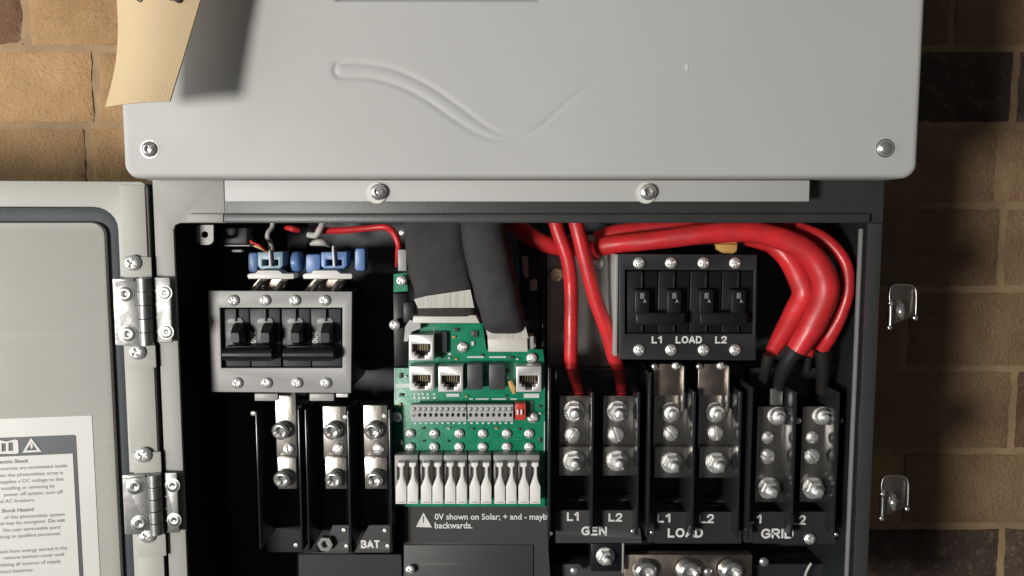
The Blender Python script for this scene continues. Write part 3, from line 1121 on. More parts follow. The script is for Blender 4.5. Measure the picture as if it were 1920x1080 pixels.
for x0, x1 in ((420, 512), (533, 627)):
    pts = [P(x0, 664, YB - 0.006), P((x0 + x1) / 2, 664, YB - 0.006), P(x1, 664, YB - 0.006)]
    tube("handle_tie", bb, "black_plastic", pts, [0.0042, 0.0044, 0.0042], 14)
    box("tie_cap", bb, "black_plastic", (x0 + 4, 648, x1 - 4, 678), YB - 0.004, 0.006, 0.0012)
for x in (474.5, 590.5):
    pletter(bb, "200", (x - 5, 621, x + 5, 644), YB + 0.0036, "print_white", 0.02, rot=-1, name="rating_number")
# mounting feet and busbars going down
for x0, x1 in ((477, 521), (580, 626)):
    box("mounting_foot", bb, "bracket_grey", (x0, 738, x1, 752), YB + 0.006, 0.004, 0.0006)
box("mounting_foot", bb, "lever_white", (630, 738, 652, 745), YB + 0.008, 0.003, 0.0004)

# terminals lugs standing above the breaker (part of the unit)
for x0, x1 in ((463, 552), (567, 661)):
    mx = (x0 + x1) / 2
    lug = pplate("terminal_lug", bb, "lever_white", [(x0, 516), (x0 + 4, 513), (x0 + 16, 512), (x0 + 20, 507), (x1 - 30, 507), (x1 - 22, 513), (x1 - 2, 513), (x1, 518), (x1 - 2, 523), (x0 + 2, 523)], 0.072, 0.012, bev=0.0006)
    for k in range(2):
        a = mx - 28 + k * 40
        pts = [P(a + 20, 522, 0.078), P(a + 8, 532, 0.074), P(a, 547, 0.072)]
        tube("jumper", lug, "tin", pts, 0.0022, 10)
    pplate("jumper_plate", lug, "copper_tin", [(x0 + 22, 524), (x1 - 8, 524), (x1 - 26, 546), (x0 + 2, 546)], 0.080, 0.003)

# ================================================================== BLUE PLUG TERMINALS
def blue_plug(x0, x1, label, m, side):
    t = thing("plug_terminal", label, "connector", P((x0 + x1) / 2, 508, 0.085), "blue plug terminals")
    mx = (x0 + x1) / 2
    pplate("plug_body", t, m, [(x0, 473), (x1, 472), (x1, 498), (x1 - 6, 505), (x0 + 6, 505), (x0, 498)], 0.080, 0.014,
           holes=[[(mx - 15, 487), (mx - 3, 487), (mx - 3, 498), (mx - 15, 498)], [(mx + 4, 487), (mx + 15, 487), (mx + 15, 498), (mx + 4, 498)]], bev=0.0004)
    box("plug_back", t, "port_dark", (x0 + 3, 477, x1 - 3, 500), 0.094, 0.002, 0.0)
    ptube("pin_wire", t, "lever_white", [(mx - 1, 462, 0.080), (mx - 1, 473, 0.078), (mx + 1, 500, 0.078)], 2.4, 8, 4)
    for (a, b, c, d, mm) in side:
        pplate("plug_wing", t, mm, [(a + 2, b), (c - 2, b), (c, b + 4), (c, d - 4), (c - 2, d), (a + 3, d), (a, d - 6), (a, b + 6)], 0.082, 0.012, bev=0.0008)
    return t
blue_plug(483, 530, "pale blue two pole plug above the left half of the battery breakers", "pale_blue_plastic", [(465, 474, 482, 510, "blue_plastic")])
blue_plug(602, 650, "blue two pole plug above the right half of the battery breakers", "blue_plastic",
          [(573, 477, 600, 512, "blue_plastic"), (665, 466, 684, 508, "blue_plastic")])
# blue disc (varistor) standing between them
bm = bmesh.new()
c = P(558, 491, 0.085)
rings = []
for k, (dx, sc_) in enumerate(((-9, 0.75), (-7, 0.95), (-2, 1.0), (4, 1.0), (8, 0.9), (9, 0.7))):
    rings.append([bm.verts.new((c.x + dx * S(0.085), c.y + 0.008 * sc_ * math.cos(2 * math.pi * q / 20), c.z + 20 * S(0.085) * sc_ * math.sin(2 * math.pi * q / 20))) for q in range(20)])
for a, b in zip(rings, rings[1:]):
    for q in range(20):
        bm.faces.new((a[q], a[(q + 1) % 20], b[(q + 1) % 20], b[q]))
bm.faces.new(rings[0][::-1]); bm.faces.new(rings[-1])
vr = finish("varistor_disc", bm, "blue_plastic", None, smooth=50)
tag(vr, "small blue disc standing on edge between the two blue plugs", "varistor")
# connector block with thin wires
cb = thing("inline_connector", "translucent dark grey block with thin red and yellow wires by the mounting tab", "connector", P(440, 462, 0.07))
box("block", cb, "chip_black", (416, 427, 463, 458), 0.070, 0.014, 0.0012)
box("block_clip", cb, "terminal_grey", (420, 459, 468, 462), 0.068, 0.010, 0.0005)
box("latch_tab", cb, "terminal_grey", (434, 468, 453, 473), 0.072, 0.006, 0.0006)
ptube("wire", cb, "red_cable", [(464, 447, 0.074), (474, 455, 0.073), (487, 461, 0.072), (497, 470, 0.075)], 2.6, 8)
ptube("wire", cb, "yellow_wire", [(464, 451, 0.076), (476, 460, 0.074), (490, 466, 0.073), (502, 473, 0.078)], 2.4, 8)
wl = ptube("signal_cable", None, "white_cable", [(512, 400, 0.09), (511, 424, 0.088), (503, 436, 0.085), (502, 446, 0.085), (508, 456, 0.09), (512, 472, 0.098)], 4.6, 10)
tag(wl, "pale grey cable dropping behind the top edge left of the blue plugs", "cable")
# red leads along the top left
rl = thing("battery_sense_lead", "thin red lead running along the top edge and down beside the black sleeves", "cable", P(700, 430, 0.09))
ptube("lead", rl, "red_cable", [(592, 432, 0.088), (640, 432, 0.09), (690, 428, 0.09), (722, 426, 0.088), (738, 437, 0.085), (747, 458, 0.084), (745, 475, 0.086), (743, 500, 0.09)], [6, 6.5, 6, 6, 7, 6, 4, 2.5], 12)
ptube("lead_collar", rl, "white_cable", [(578, 440, 0.086), (592, 441, 0.084), (600, 430, 0.083), (606, 418, 0.085)], 6, 12)
rs = ptube("cable_stub", None, "red_cable", [(536, 427, 0.09), (548, 429, 0.088), (561, 432, 0.09)], [4, 6, 5], 12)
tag(rs, "short red cable end tucked under the top edge above the blue plugs", "cable")
fl = ptube("cable_loop", None, "white_cable", [(583, 458, 0.088), (592, 455, 0.085), (606, 455, 0.085), (618, 461, 0.09)], [3, 6, 6.5, 3], 12)
tag(fl, "pale grey loop of cable just above the right blue plug", "cable")

# ================================================================== BATTERY TERMINAL BLOCK
bt = thing("battery_terminal_block", "black terminal block lettered BAT with three bolted silver bars", "terminal block", P(610, 1030, 0.095))
def fin(parent, px, py0, py1, Yf, Yb, th=0.0013, m="fin_plastic"):
    x = P(px, (py0 + py1) / 2, Yf).x
    z0, z1 = P(px, py1, Yf).z, P(px, py0, Yf).z
    bm = bmesh.new()
    add_box(bm, x - th / 2, x + th / 2, Yf, Yb, z0, z1, 0.00035)
    return finish("barrier_fin", bm, m, parent, smooth=40)
for px_, y0, y1 in ((484, 772, 1030), (563, 768, 1034), (576, 768, 1034), (655, 770, 1036), (732, 768, 1036)):
    fin(bt, px_, y0, y1, 0.061, 0.098)
box("base", bt, "plate_black", (484, 760, 738, 1036), 0.0985, 0.02, 0.0008)
YT = 0.073
for i, (cx, sx) in enumerate(((531, 541), (627, 634), (703, 709))):
    top = (735, 762, 760)[i]
    bar = box("busbar", bt, "tin", ((517, 606, 682)[i], top, (556, 650, 727)[i], 860), YT, 0.003, 0.0005)
    box("lug_plate", bar, "tin", ((521, 610, 684)[i], 858, (556, 650, 726)[i], 917), YT - 0.003, 0.003, 0.0005)
    fast(bar, "socket_cap", cx, 804, YT - 0.0003, 17, name="bolt", tilt=(0.15, -0.15))
    fast(bar, "slot", sx, 842, YT - 0.0003, 11, name="screw")
    fast(bar, "socket_cap", cx + 3, 894, YT - 0.0033, 17, name="bolt", tilt=(0.15, -0.15))
for x, y in ((475, 775), (648, 782), (721, 780)):
    fast(bt, "pan", x, y, 0.062, 5)
YP = 0.0635
pplate("name_plate", bt, "plate_dark", [(624, 985), (654, 985), (654, 1036), (604, 1036)], YP, 0.002)
pplate("name_plate", bt, "plate_dark", [(692, 985), (731, 985), (731, 1036), (664, 1036)], YP, 0.002)
fast(bt, "standoff", 612, 1016, YP - 0.0006, 15, name="standoff", rot=0.1)
strokes(bt, "BAT", (677, 1013, 712, 1028), YP - 0.0004)
for x, y in ((645, 994), (722, 995), (650, 1024), (727, 1024), (555, 1022)):
    fast(bt, "pan", x, y, YP - 0.0003, 4.5)

# ================================================================== CIRCUIT BOARD
YC = 0.074
pc = thing("control_board", "green control circuit board with network sockets and white lever terminals", "circuit board", P(880, 945, YC))
pplate("board", pc, "pcb", [(739, 950), (1022, 950), (1022, 690), (1018, 655), (912, 655), (905, 606), (766, 606), (766, 690), (739, 690)], YC, 0.0016, bev=0.0002)
# narrow board rising at its left
pplate("side_board", pc, "pcb", [(738, 548), (764, 546), (763, 512), (738, 514)], YC + 0.002, 0.0016)
box("shaded_board_strip", pc, "black_plastic", (738, 550, 765, 688), YC + 0.004, 0.006, 0.0006)  # black strip standing in for the narrow board's shaded lower part
for x, y, r_ in ((744, 782, 10), (999, 783, 10.5), (867, 651, 10), (997, 671, 10), (740, 609, 10), (753, 526, 10), (757, 492, 8), (754, 436, 6)):
    fast(pc, "pan", x, y, YC - 0.0012, r_)
box("side_post", pc, "bracket_grey", (746, 468, 762, 508), YC - 0.004, 0.006, 0.0005)
box("side_clip", pc, "black_plastic", (756, 566, 778, 606), YC - 0.006, 0.006, 0.001)
# sockets
def socket(x0, y0, x1, y1, n):
    Ys = YC - 0.013
    w, h = x1 - x0, y1 - y0
    hole = [(x0 + .12 * w, y0 + .36 * h), (x0 + .88 * w, y0 + .36 * h), (x0 + .88 * w, y0 + .68 * h), (x0 + .78 * w, y0 + .68 * h), (x0 + .78 * w, y0 + .80 * h), (x0 + .64 * w, y0 + .80 * h),
            (x0 + .64 * w, y0 + .92 * h), (x0 + .36 * w, y0 + .92 * h), (x0 + .36 * w, y0 + .80 * h), (x0 + .22 * w, y0 + .80 * h), (x0 + .22 * w, y0 + .68 * h), (x0 + .12 * w, y0 + .68 * h)]
    s_ = pplate("network_socket", pc, "socket_metal", [(x0, y0), (x1, y0), (x1, y1), (x0, y1)], Ys, 0.0128, holes=[hole], bev=0.0003)
    box("port_back", s_, "port_dark", (x0 + 2, y0 + 12, x1 - 2, y1 - 2), Ys + 0.009, 0.001, 0)
    for k in range(6):
        a = x0 + w * (.26 + .096 * k)
        box("contact", s_, "brass", (a - .8, y0 + .37 * h, a + .8, y0 + .6 * h), Ys + 0.006, 0.0008, 0)
for i, r_ in enumerate(((767, 628, 813, 676), (768, 687, 813, 733), (822, 687, 868, 735), (968, 687, 1015, 735))):
    socket(*r_, i)
# relays, capacitor
for x0, x1 in ((876, 905), (917, 947)):
    rl_ = box("relay", pc, "chip_black", (x0, 683, x1, 731), YC - 0.010, 0.0098, 0.0006)
    box("relay_pin_row", pc, "silkscreen", (x0, 668, x1 + 2, 671), YC - 0.0006, 0.0005, 0)
box("regulator", pc, "chip_black", (816, 622, 838, 662), YC - 0.004, 0.0038, 0.0005)
cap = P(960, 725, YC - 0.006)
tube("capacitor", pc, "tan_part", [P(955, 714, YC - .006), P(960, 725, YC - .006), P(965, 737, YC - .006)], [0.0014, 0.0020, 0.0015], 12)
# silkscreen marks: bare print blocks, too small to read
rs_ = random.Random(11)
def silk(x0, y0, x1, y1):
    box("board_print", pc, "silkscreen", (x0, y0, x1, y1), YC - 0.00045, 0.0003, 0)
silk(742, 719, 768, 727)
silk(837, 738, 861, 744)
silk(982, 738, 1011, 746)
for x in (775, 783, 791, 800, 812):
    silk(x, 737, x + 4, 741); silk(x, 744, x + rs_.uniform(3, 7), 748)
for x0, x1 in ((880, 887), (892, 916), (922, 949), (957, 969)):
    silk(x0, 747, x1, 749.5)
silk(740, 690, 741.5, 750)
silk(1020, 790, 1021.5, 848)
silk(813, 612, 814, 640)
silk(994, 752, 999, 772)
silk(840, 662, 846, 666); silk(990, 676, 994, 682)
# small surface parts and solder points
sm = random.Random(23)
for (x, y, w, h, m_) in ((850, 616, 10, 5, "chip_black"), (848, 630, 6, 4, "tan_part"), (884, 620, 12, 12, "chip_black"), (884, 640, 5, 8, "connector_white"), (822, 668, 8, 4, "chip_black"),
                         (840, 670, 5, 3, "connector_white"), (853, 672, 5, 3, "tan_part"), (900, 664, 7, 4, "chip_black"), (955, 668, 8, 5, "chip_black"), (968, 672, 5, 3, "connector_white"),
                         (951, 692, 5, 7, "chip_black"), (950, 706, 4, 5, "connector_white"), (910, 700, 4, 8, "chip_black"), (872, 742, 5, 3, "tan_part"), (945, 741, 6, 3, "chip_black"),
                         (748, 700, 6, 9, "chip_black"), (758, 704, 4, 4, "connector_white"), (748, 738, 8, 5, "chip_black"), (1004, 700 - 22, 8, 5, "chip_black"), (748, 756, 4, 7, "tan_part"),
                         (1008, 760, 7, 4, "chip_black"), (1010, 774, 5, 3, "connector_white"), (790, 802, 6, 3, "chip_black"), (838, 802, 6, 3, "connector_white"), (884, 803, 6, 3, "chip_black"),
                         (928, 802, 6, 3, "tan_part"), (971, 803, 6, 3, "chip_black"), (1010, 822, 5, 8, "chip_black"), (750, 826, 5, 8, "connector_white"), (791, 826, 5, 3, "chip_black"), (838, 826, 4, 4, "chip_black")):
    box("surface_part", pc, m_, (x, y, x + w, y + h), YC - 0.0016, 0.0015, 0.0002)
bm = bmesh.new()
for k in range(130):
    x, y = sm.uniform(742, 1018), sm.choice([sm.uniform(612, 684), sm.uniform(735, 757), sm.uniform(796, 806), sm.uniform(822, 830), sm.uniform(846, 851)])
    if y < 690 and not (770 < x < 900):
        continue
    c_ = P(x, y, YC - 0.0002)
    bmesh.ops.create_uvsphere(bm, u_segments=6, v_segments=4, radius=0.00035, matrix=Matrix.Translation(c_))
sp = finish("solder_points", bm, "steel", pc, smooth=60)
sp["kind"] = "stuff"
bm = bmesh.new()
for k in range(34):
    x, y = sm.uniform(745, 990), sm.choice([sm.uniform(740, 756), sm.uniform(796, 850)])
    l_ = sm.uniform(8, 26)
    x0, x1, z0, z1 = R((x, y, min(1018, x + l_), y + 0.9), YC - 0.0001)
    add_box(bm, x0, x1, YC - 0.00012, YC + 0.0003, z0, z1)
tr_ = finish("copper_traces", bm, "pcb_trace", pc)
tr_["kind"] = "stuff"
# spring terminal strips
def strip_term(x0, x1, n):
    Ys = YC - 0.011
    t0 = (x1 - x0) / n
    holes = []
    for k in range(n):
        cx = x0 + t0 * (k + 0.5) + 1
        holes.append([(cx + 3.4 * math.cos(a * math.pi / 3), 778 + 4.2 * math.sin(a * math.pi / 3)) for a in range(6)])
        holes.append([(cx - 2.5, 765), (cx + 2.5, 765), (cx + 2.5, 771), (cx - 2.5, 771)])
    s_ = pplate("terminal_strip", pc, "terminal_grey", [(x0, 759), (x1, 759), (x1, 790), (x0 + 2, 790)], Ys, 0.003, holes=holes)
    box("strip_base", s_, "terminal_grey", (x0, 759, x1, 790), Ys + 0.0052, 0.0056, 0.0003)
    for k in range(n):
        cx = x0 + t0 * (k + 0.5)
        box("push_tab", s_, "terminal_grey", (cx - 2.6, 764.5, cx + 2.6, 770), Ys - 0.0012, 0.003, 0.0003)
        box("pin_mark", s_, "silkscreen", (cx + 0.5, 791.5, cx + 5, 795), YC - 0.00045, 0.0003, 0)
strip_term(770, 874, 10)
strip_term(876, 962, 8)
ds = box("dip_switch", pc, "dip_red", (965, 757, 986, 788), YC - 0.009, 0.0088, 0.0006)
for x in (970.5, 977.5):
    box("slider", ds, "lever_white", (x - 1.6, 768, x + 2.0, 778), YC - 0.0105, 0.002, 0.0003)
# twelve screws in two rows
for y in (813, 838):
    for x in (769, 814, 861, 905, 950, 992):
        fast(pc, "pan", x, y, YC - 0.0008, 9.2)
# lever terminals
for x0, x1 in ((740, 784), (787, 830), (832, 876), (878, 921), (925, 969), (970, 1012)):
    hs = box("lever_housing", pc, "lever_housing", (x0, 853, x1, 944), YC - 0.010, 0.0098, 0.0008)
    box("housing_top", hs, "chip_black", (x0 + 1, 851, x1 - 1, 866), YC - 0.006, 0.0058, 0.0006)
    for lx in (x0 + 12, x0 + 33.5):
        box("slot", hs, "port_dark", (lx - 8, 874, lx - 3.5, 900), YC - 0.0103, 0.0004, 0)
        pplate("lever", hs, "lever_white", [(lx - 6, 868), (lx + 6, 868), (lx + 6, 874), (lx + 3, 876), (lx + 3, 890), (lx + 4.5, 900), (lx + 9.8, 913), (lx + 9.8, 945), (lx - 9.8, 945), (lx - 9.8, 913), (lx - 4, 900), (lx - 1, 890), (lx - 1, 877), (lx - 6, 875)], YC - 0.016, 0.0055, bev=0.00025)
        box("lever_groove", hs, "lever_housing", (lx - 6, 941.2, lx + 6, 942.4), YC - 0.0162, 0.0003, 0)

# ================================================================== BLACK SLEEVES + RIBBONS
def loft(name, parent, m, rows, seg=28):
    """rows: px, py, half width px, Y, half depth (m)"""
    dense = catmull([Vector((a, b, c)) for a, b, c, _, _ in rows], 8)
    dd = catmull([Vector((d, e, 0)) for _, _, _, d, e in rows], 8)
    bm = bmesh.new()
    rings = []
    for q, e in zip(dense, dd):
        c = P(q.x, q.y, e.x)
        ring = []
        for k in range(seg):
            a = 2 * math.pi * k / seg
            ca, sa = math.cos(a), math.sin(a)
            ca = math.copysign(abs(ca) ** 0.8, ca)
            sa = math.copysign(abs(sa) ** 0.8, sa)
            pp = Vector((c.x + q.z * S(e.x) * ca, e.x + e.y * sa, c.z))
            pp.y += 0.0012 * noise.noise(Vector((pp.x * 90, pp.z * 60, 2)))
            pp.x += 0.0006 * noise.noise(Vector((pp.z * 120, pp.y * 60, 4)))
            ring.append(bm.verts.new(pp))
        rings.append(ring)
    for a, b in zip(rings, rings[1:]):
        for k in range(seg):
            bm.faces.new((a[k], a[(k + 1) % seg], b[(k + 1) % seg], b[k]))
    bm.faces.new(rings[0]); bm.faces.new(rings[-1][::-1])
    return finish(name, bm, m, parent, smooth=60)
s1 = thing("sleeved_ribbon_cable", "flat ribbon cable in a wide black sleeve, the left of two sleeved cables", "cable", P(830, 590, 0.0591))
loft("sleeve", s1, "sleeve_black", [(812, 385, 54, .062, .005), (814, 440, 55, .061, .006), (822, 500, 57, .0591, .006), (832, 550, 56, .058, .006), (838, 592, 54, .062, .005)])
pplate("ribbon", s1, "ribbon", [(776, 561), (800, 555), (840, 549), (882, 543), (889, 577), (840, 577), (784, 578)], .048, .0009)
pplate("ribbon_plug", s1, "connector_white", [(775, 593), (892, 591), (900, 606), (773, 606)], .058, .014, bev=0.0005)
pplate("plug_latch", s1, "terminal_grey", [(768, 600), (788, 606), (788, 616), (772, 622), (764, 640), (757, 640), (760, 612)], .066, .006)
s2 = thing("sleeved_ribbon_cable", "round bundled ribbon cable in a black sleeve, the right of two sleeved cables", "cable", P(950, 650, 0.0591))
loft("sleeve", s2, "sleeve_black", [(903, 385, 43, .060, .014), (908, 440, 43, .058, .014), (920, 500, 44, .054, .014), (934, 560, 42, .052, .013), (945, 606, 40, .054, .012), (948, 622, 37, .058, .009)])
pplate("ribbon", s2, "ribbon", [(911, 619), (935, 623), (962, 620), (985, 612), (991, 634), (915, 635)], .050, .0009)
pplate("ribbon_plug", s2, "connector_white", [(914, 635), (989, 632), (990, 660), (916, 660)], .053, .018, bev=0.0006)
box("plug_latch", s2, "terminal_grey", (990, 630, 1001, 655), .056, .014, 0.0006)
# dark holder at the right of the sleeves
hd = thing("relay_module", "black module with two small grey clips right of the black sleeves", "module", P(1000, 640, 0.09))
box("case", hd, "black_plastic", (972, 452, 1022, 662), 0.088, 0.03, 0.001)
pplate("clip", hd, "bracket_grey", [(979, 480), (990, 481), (991, 520), (986, 522), (981, 512)], 0.083, 0.005)
box("clip", hd, "terminal_grey", (993, 524, 1007, 545), 0.082, 0.006, 0.0008)
box("rail", hd, "fin_plastic", (1016, 530, 1022, 690), 0.082, 0.02, 0.0006)
box("clip", hd, "terminal_grey", (995, 632, 1005, 655), 0.080, 0.006, 0.0008)

# ================================================================== BACK PANEL METAL right of centre
mp_ = thing("mounting_plate", "bare steel plate with a brass spacer behind the two thin red cables", "plate", P(1090, 690, 0.1))
pplate("plate", mp_, "steel_plate", [(1026, 440), (1152, 440), (1152, 690), (1026, 690)], 0.104, 0.0015)
fast(mp_, "standoff", 1043, 515, 0.098, 13, name="spacer", rot=0.2).data = UNIT["standoff"].copy()
mp_.children[-1].data.materials[0] = MATS["brass"]
fast(mp_, "pan", 1122, 494, 0.1035, 11)
box("edge_rail", mp_, "bracket_grey", (1140, 480, 1143, 600), 0.09, 0.012, 0.0005)

# ================================================================== LOAD BREAKER
YL = 0.055
lb = thing("load_breaker_unit", "black four pole breaker set lettered L1 LOAD L2", "breaker", P(1290, 675, 0.09))
pplate("face_plate", lb, "plate_black", [(1160, 476), (1420, 478), (1417, 676), (1160, 674)], YL, 0.0018,
       holes=[[(1172, 506), (1414, 507), (1412, 626), (1172, 626)]], bev=0.0004)
box("side_rail", lb, "bracket_grey", (1152, 477, 1158.5, 668), YL - 0.001, 0.05, 0.0006)
box("housing", lb, "black_plastic", (1166, 482, 1414, 670), YL + 0.012, 0.05, 0.001)
for i, x in enumerate((1198, 1258, 1319, 1378)):
    fast(lb, "pan", x, 493, YL - 0.0003, 11)
    fast(lb, "pan", x, 656, YL - 0.0003, 11)
    x0 = 1174 + i * 59.8
    pole = box("breaker_pole", lb, "black_plastic", (x0, 508, x0 + 58.6, 625), YL + 0.003, 0.02, 0.0007)
    cx = 1204 + i * 60.3
    box("pole_rib", pole, "black_plastic", (cx - 1.5, 509, cx + 1.5, 540), YL + 0.0005, 0.0026, 0.0003)
    box("pole_rib", pole, "black_plastic", (cx - 1.5, 610, cx + 1.5, 624), YL + 0.0005, 0.0026, 0.0003)
    box("toggle", pole, "black_plastic", (cx - 14, 543, cx + 14, 590), YL - 0.005, 0.0085, 0.0012)
    pletter(pole, "80", (cx - 3.5, 549, cx + 4, 560), YL - 0.0054, "terminal_grey", 0.0, name="rating_number")
    pletter(pole, "A", (cx + 2, 561, cx + 8, 568), YL - 0.0054, "terminal_grey", 0.0, name="rating_number")
for x0, x1 in ((1192, 1285), (1312, 1402)):
    box("handle_tie", lb, "black_plastic", (x0, 586, x1, 611), YL - 0.006, 0.009, 0.0014)
strokes(lb, "L1", (1222, 630, 1241, 644), YL - 0.0004)
strokes(lb, "LOAD", (1267, 630, 1316, 644), YL - 0.0004)
strokes(lb, "L2", (1341, 630, 1363, 644), YL - 0.0004)
# orange clip
oc = thing("cable_marker", "small orange clip hooked under the thick red cable", "clip", P(1363, 475, 0.06))
box("clip_band", oc, "orange_plastic", (1343, 444, 1383, 457), 0.058, 0.010, 0.0008)
pplate("clip_tongue", oc, "tan_part", [(1344, 458), (1383, 458), (1382, 470), (1374, 477), (1356, 475), (1346, 468)], 0.062, 0.006, bev=0.0006)

# ================================================================== AC TERMINAL BLOCKS
def ac_block(name_lbl, fins, base, xs, bars, texts, ytop):
    t = thing("terminal_block", name_lbl, "terminal block", P((base[0] + base[2]) / 2, base[3], 0.1))
    for f_ in fins:
        fin(t, *f_, 0.054, 0.098, 0.0019)
    box("base", t, "plate_black", base, 0.0985, 0.02, 0.0008)
    return t
def cbar(t, r_, m="tin", Y=0.085, d=0.003):
    return box("busbar", t, m, r_, Y, d, 0.0006)
gen = ac_block("black two pole terminal block lettered L1 L2 GEN with red cables entering", [(1030, 690, 1010), (1110, 735, 1002), (1196, 735, 1004)], (1030, 690, 1200, 1016), None, None, None, 0)
YX = 0.0725
for x in (1075, 1157):
    b_ = cbar(gen, (x - 27, 742, x + 30, 845), "tin", YX + 0.001)
    box("lug_plate", b_, "tin", (x - 27, 838, x + 30, 892), YX - 0.0022, 0.003, 0.0005)
    fast(b_, "stud_nut", x, 770, YX + 0.0006, 21, name="terminal_nut", rot=0.3)
    fast(b_, "slot", x - 3, 815, YX + 0.0006, 16)
    fast(b_, "stud_nut", x, 863, YX - 0.0026, 21, name="terminal_nut", rot=0.1)
    ptube("insulator_roll", gen, "fin_plastic", [(x - 24, 935, .092), (x, 938, .090), (x + 24, 935, .092)], 10, 12)
pplate("name_plate", gen, "plate_dark", [(1042, 957), (1197, 957), (1203, 1018), (1042, 1018)], 0.067, 0.002)
strokes(gen, "L1", (1063, 960, 1085, 977), 0.0665)
strokes(gen, "L2", (1141, 962, 1167, 978), 0.0665)
strokes(gen, "GEN", (1090, 987, 1138, 1004), 0.0665)
box("smoked_shield", gen, "smoked_clear", (1042, 692, 1196, 737), 0.054, 0.001, 0.0002)

ldb = ac_block("black two pole terminal block lettered L1 L2 LOAD below the load breakers", [(1217, 700, 1008), (1300, 735, 1008), (1386, 735, 1010)], (1217, 690, 1392, 1018), None, None, None, 0)
for x in (1257, 1341):
    b_ = cbar(ldb, (x - 32, 735, x + 42, 842), "tin", YX + 0.001)
    box("lug_plate", b_, "tin", (x - 30, 838, x + 41, 896), YX - 0.0022, 0.003, 0.0005)
    box("feed_bar", b_, "copper_tin", (x - 32, 682, x + 22, 742), YX - 0.008, 0.003, 0.0006)
    box("feed_bar_edge", b_, "tin", (x + 22.5, 686, x + 27, 775), YX - 0.010, 0.006, 0.0005)
    fast(b_, "round_nut", x, 772, YX + 0.0006, 20, name="terminal_nut", rot=0.3)
    fast(b_, "slot", x, 812, YX + 0.0006, 15)
    fast(b_, "stud_nut", x + 2, 867, YX - 0.0026, 21, name="terminal_nut", rot=0.2)
    fast(b_, "dome", x - 30, 687, YX - 0.010, 6)
    fast(b_, "slot", x + 10, 686, YX - 0.0085, 7)
    ptube("insulator_roll", ldb, "fin_plastic", [(x - 24, 937, .092), (x, 940, .090), (x + 24, 937, .092)], 10, 12)
pplate("name_plate", ldb, "plate_black", [(1228, 960), (1387, 960), (1390, 1019), (1228, 1019)], 0.067, 0.002)
strokes(ldb, "L1", (1232, 963, 1257, 980), 0.0665)
strokes(ldb, "L2", (1311, 964, 1339, 981), 0.0665)
strokes(ldb, "LOAD", (1252, 990, 1318, 1008), 0.0665)

grd = ac_block("black two pole terminal block lettered L1 L2 GRID beside the right wall", [(1406, 725, 1012), (1488, 735, 1008), (1568, 735, 1004)], (1400, 690, 1572, 1018), None, None, None, 0)
for k, x in enumerate((1440, 1524)):
    b_ = cbar(grd, (x - 22, 762, x + (48 if k == 0 else 50), 942), "tin", YX)
    fast(b_, "round_nut", x + 17, 779, YX - 0.0004, 18, name="terminal_nut", rot=0.3)
    fast(b_, "slot", x - 2, 820, YX - 0.0004, 12)
    fast(b_, "slot", x - 2, 855, YX - 0.0004, 15)
    fast(b_, "stud_nut", x, 914, YX - 0.0004, 22, name="terminal_nut", rot=0.2)
    fast(b_, "dome", x + 56, 789, YX - 0.001, 6)
bx_ = box("lug_tongue", grd, "steel", (1445, 729, 1468, 760), YX - 0.002, 0.003, 0.0005)
pplate("name_plate", grd, "plate_black", [(1412, 960), (1566, 960), (1566, 1019), (1412, 1019)], 0.067, 0.002)
strokes(grd, "L1", (1401, 965, 1428, 982), 0.0665)
strokes(grd, "L2", (1484, 966, 1511, 984), 0.0665)
strokes(grd, "GRID", (1427, 991, 1488, 1010), 0.0665)
fast(grd, "pan", 1518, 1010, 0.0665, 11)
for t_, pts_ in ((gen, ((1033, 1000), (1186, 996))), (ldb, ((1222, 998), (1376, 998))), (grd, ((1568, 1002),))):
    for x, y in pts_:
        fast(t_, "dome", x, y, 0.0665, 4)

# ================================================================== RED CABLES
def cable(label, pix, rpx, wob=0.03, boots=None):
    t = thing("red_cable", label, "cable", P(*pix[-1]), "red power cables")
    ptube("jacket", t, "red_cable", pix, rpx, 20, 10, wob)
    if boots:
        for bp_, br in boots:
            ptube("boot", t, "shrink_black", bp_, br, 16, 8, 0.05)
    return t
cable("left of the two thin red cables running down to the GEN block",
      [(1035, 390, .075), (1045, 430, .072), (1064, 485, .072), (1071, 540, .074), (1071, 620, .074), (1071, 685, .075), (1080, 715, .079), (1088, 745, .083)], [13, 13, 13.5, 13.5, 13, 12.5, 11, 10], 0.02)
cable("right of the two thin red cables, slanting down to the GEN block",
      [(1073, 390, .064), (1083, 430, .062), (1098, 490, .062), (1116, 560, .064), (1138, 620, .066), (1152, 670, .070), (1161, 695, .074), (1166, 740, .083)], [13.5, 14, 14, 14, 14, 14, 11.5, 10], 0.02)
cable("red cable curving in from the black sleeves behind the two thin ones",
      [(940, 395, .09), (975, 428, .088), (1010, 452, .086), (1045, 463, .088), (1085, 466, .095), (1120, 470, .1)], [17, 17, 17, 16, 16, 16], 0.02)
cable("thick red cable crossing above the load breakers and bending down the right side",
      [(1122, 464, .078), (1150, 459, .072), (1230, 450, .064), (1310, 440, .058), (1390, 435, .054), (1455, 444, .052), (1515, 474, .050), (1545, 520, .048), (1546, 560, .048), (1522, 612, .050), (1494, 656, .054)],
      [17, 18, 18, 19, 20, 21, 23, 24, 24, 23, 20], 0.06, boots=[([(1494, 652, .054), (1474, 684, .060), (1462, 715, .070), (1458, 740, .08)], [17, 14, 12, 11])])
cable("red cable on the inner side of the bend, ending beside the load breakers",
      [(1400, 442, .075), (1450, 458, .072), (1482, 490, .068), (1508, 545, .066), (1492, 585, .066), (1464, 632, .064), (1447, 660, .062)], [19, 20, 21, 23, 22, 17, 13], 0.06,
      boots=[([(1442, 664, .062), (1436, 690, .066), (1430, 715, .075)], [12, 10, 9])])
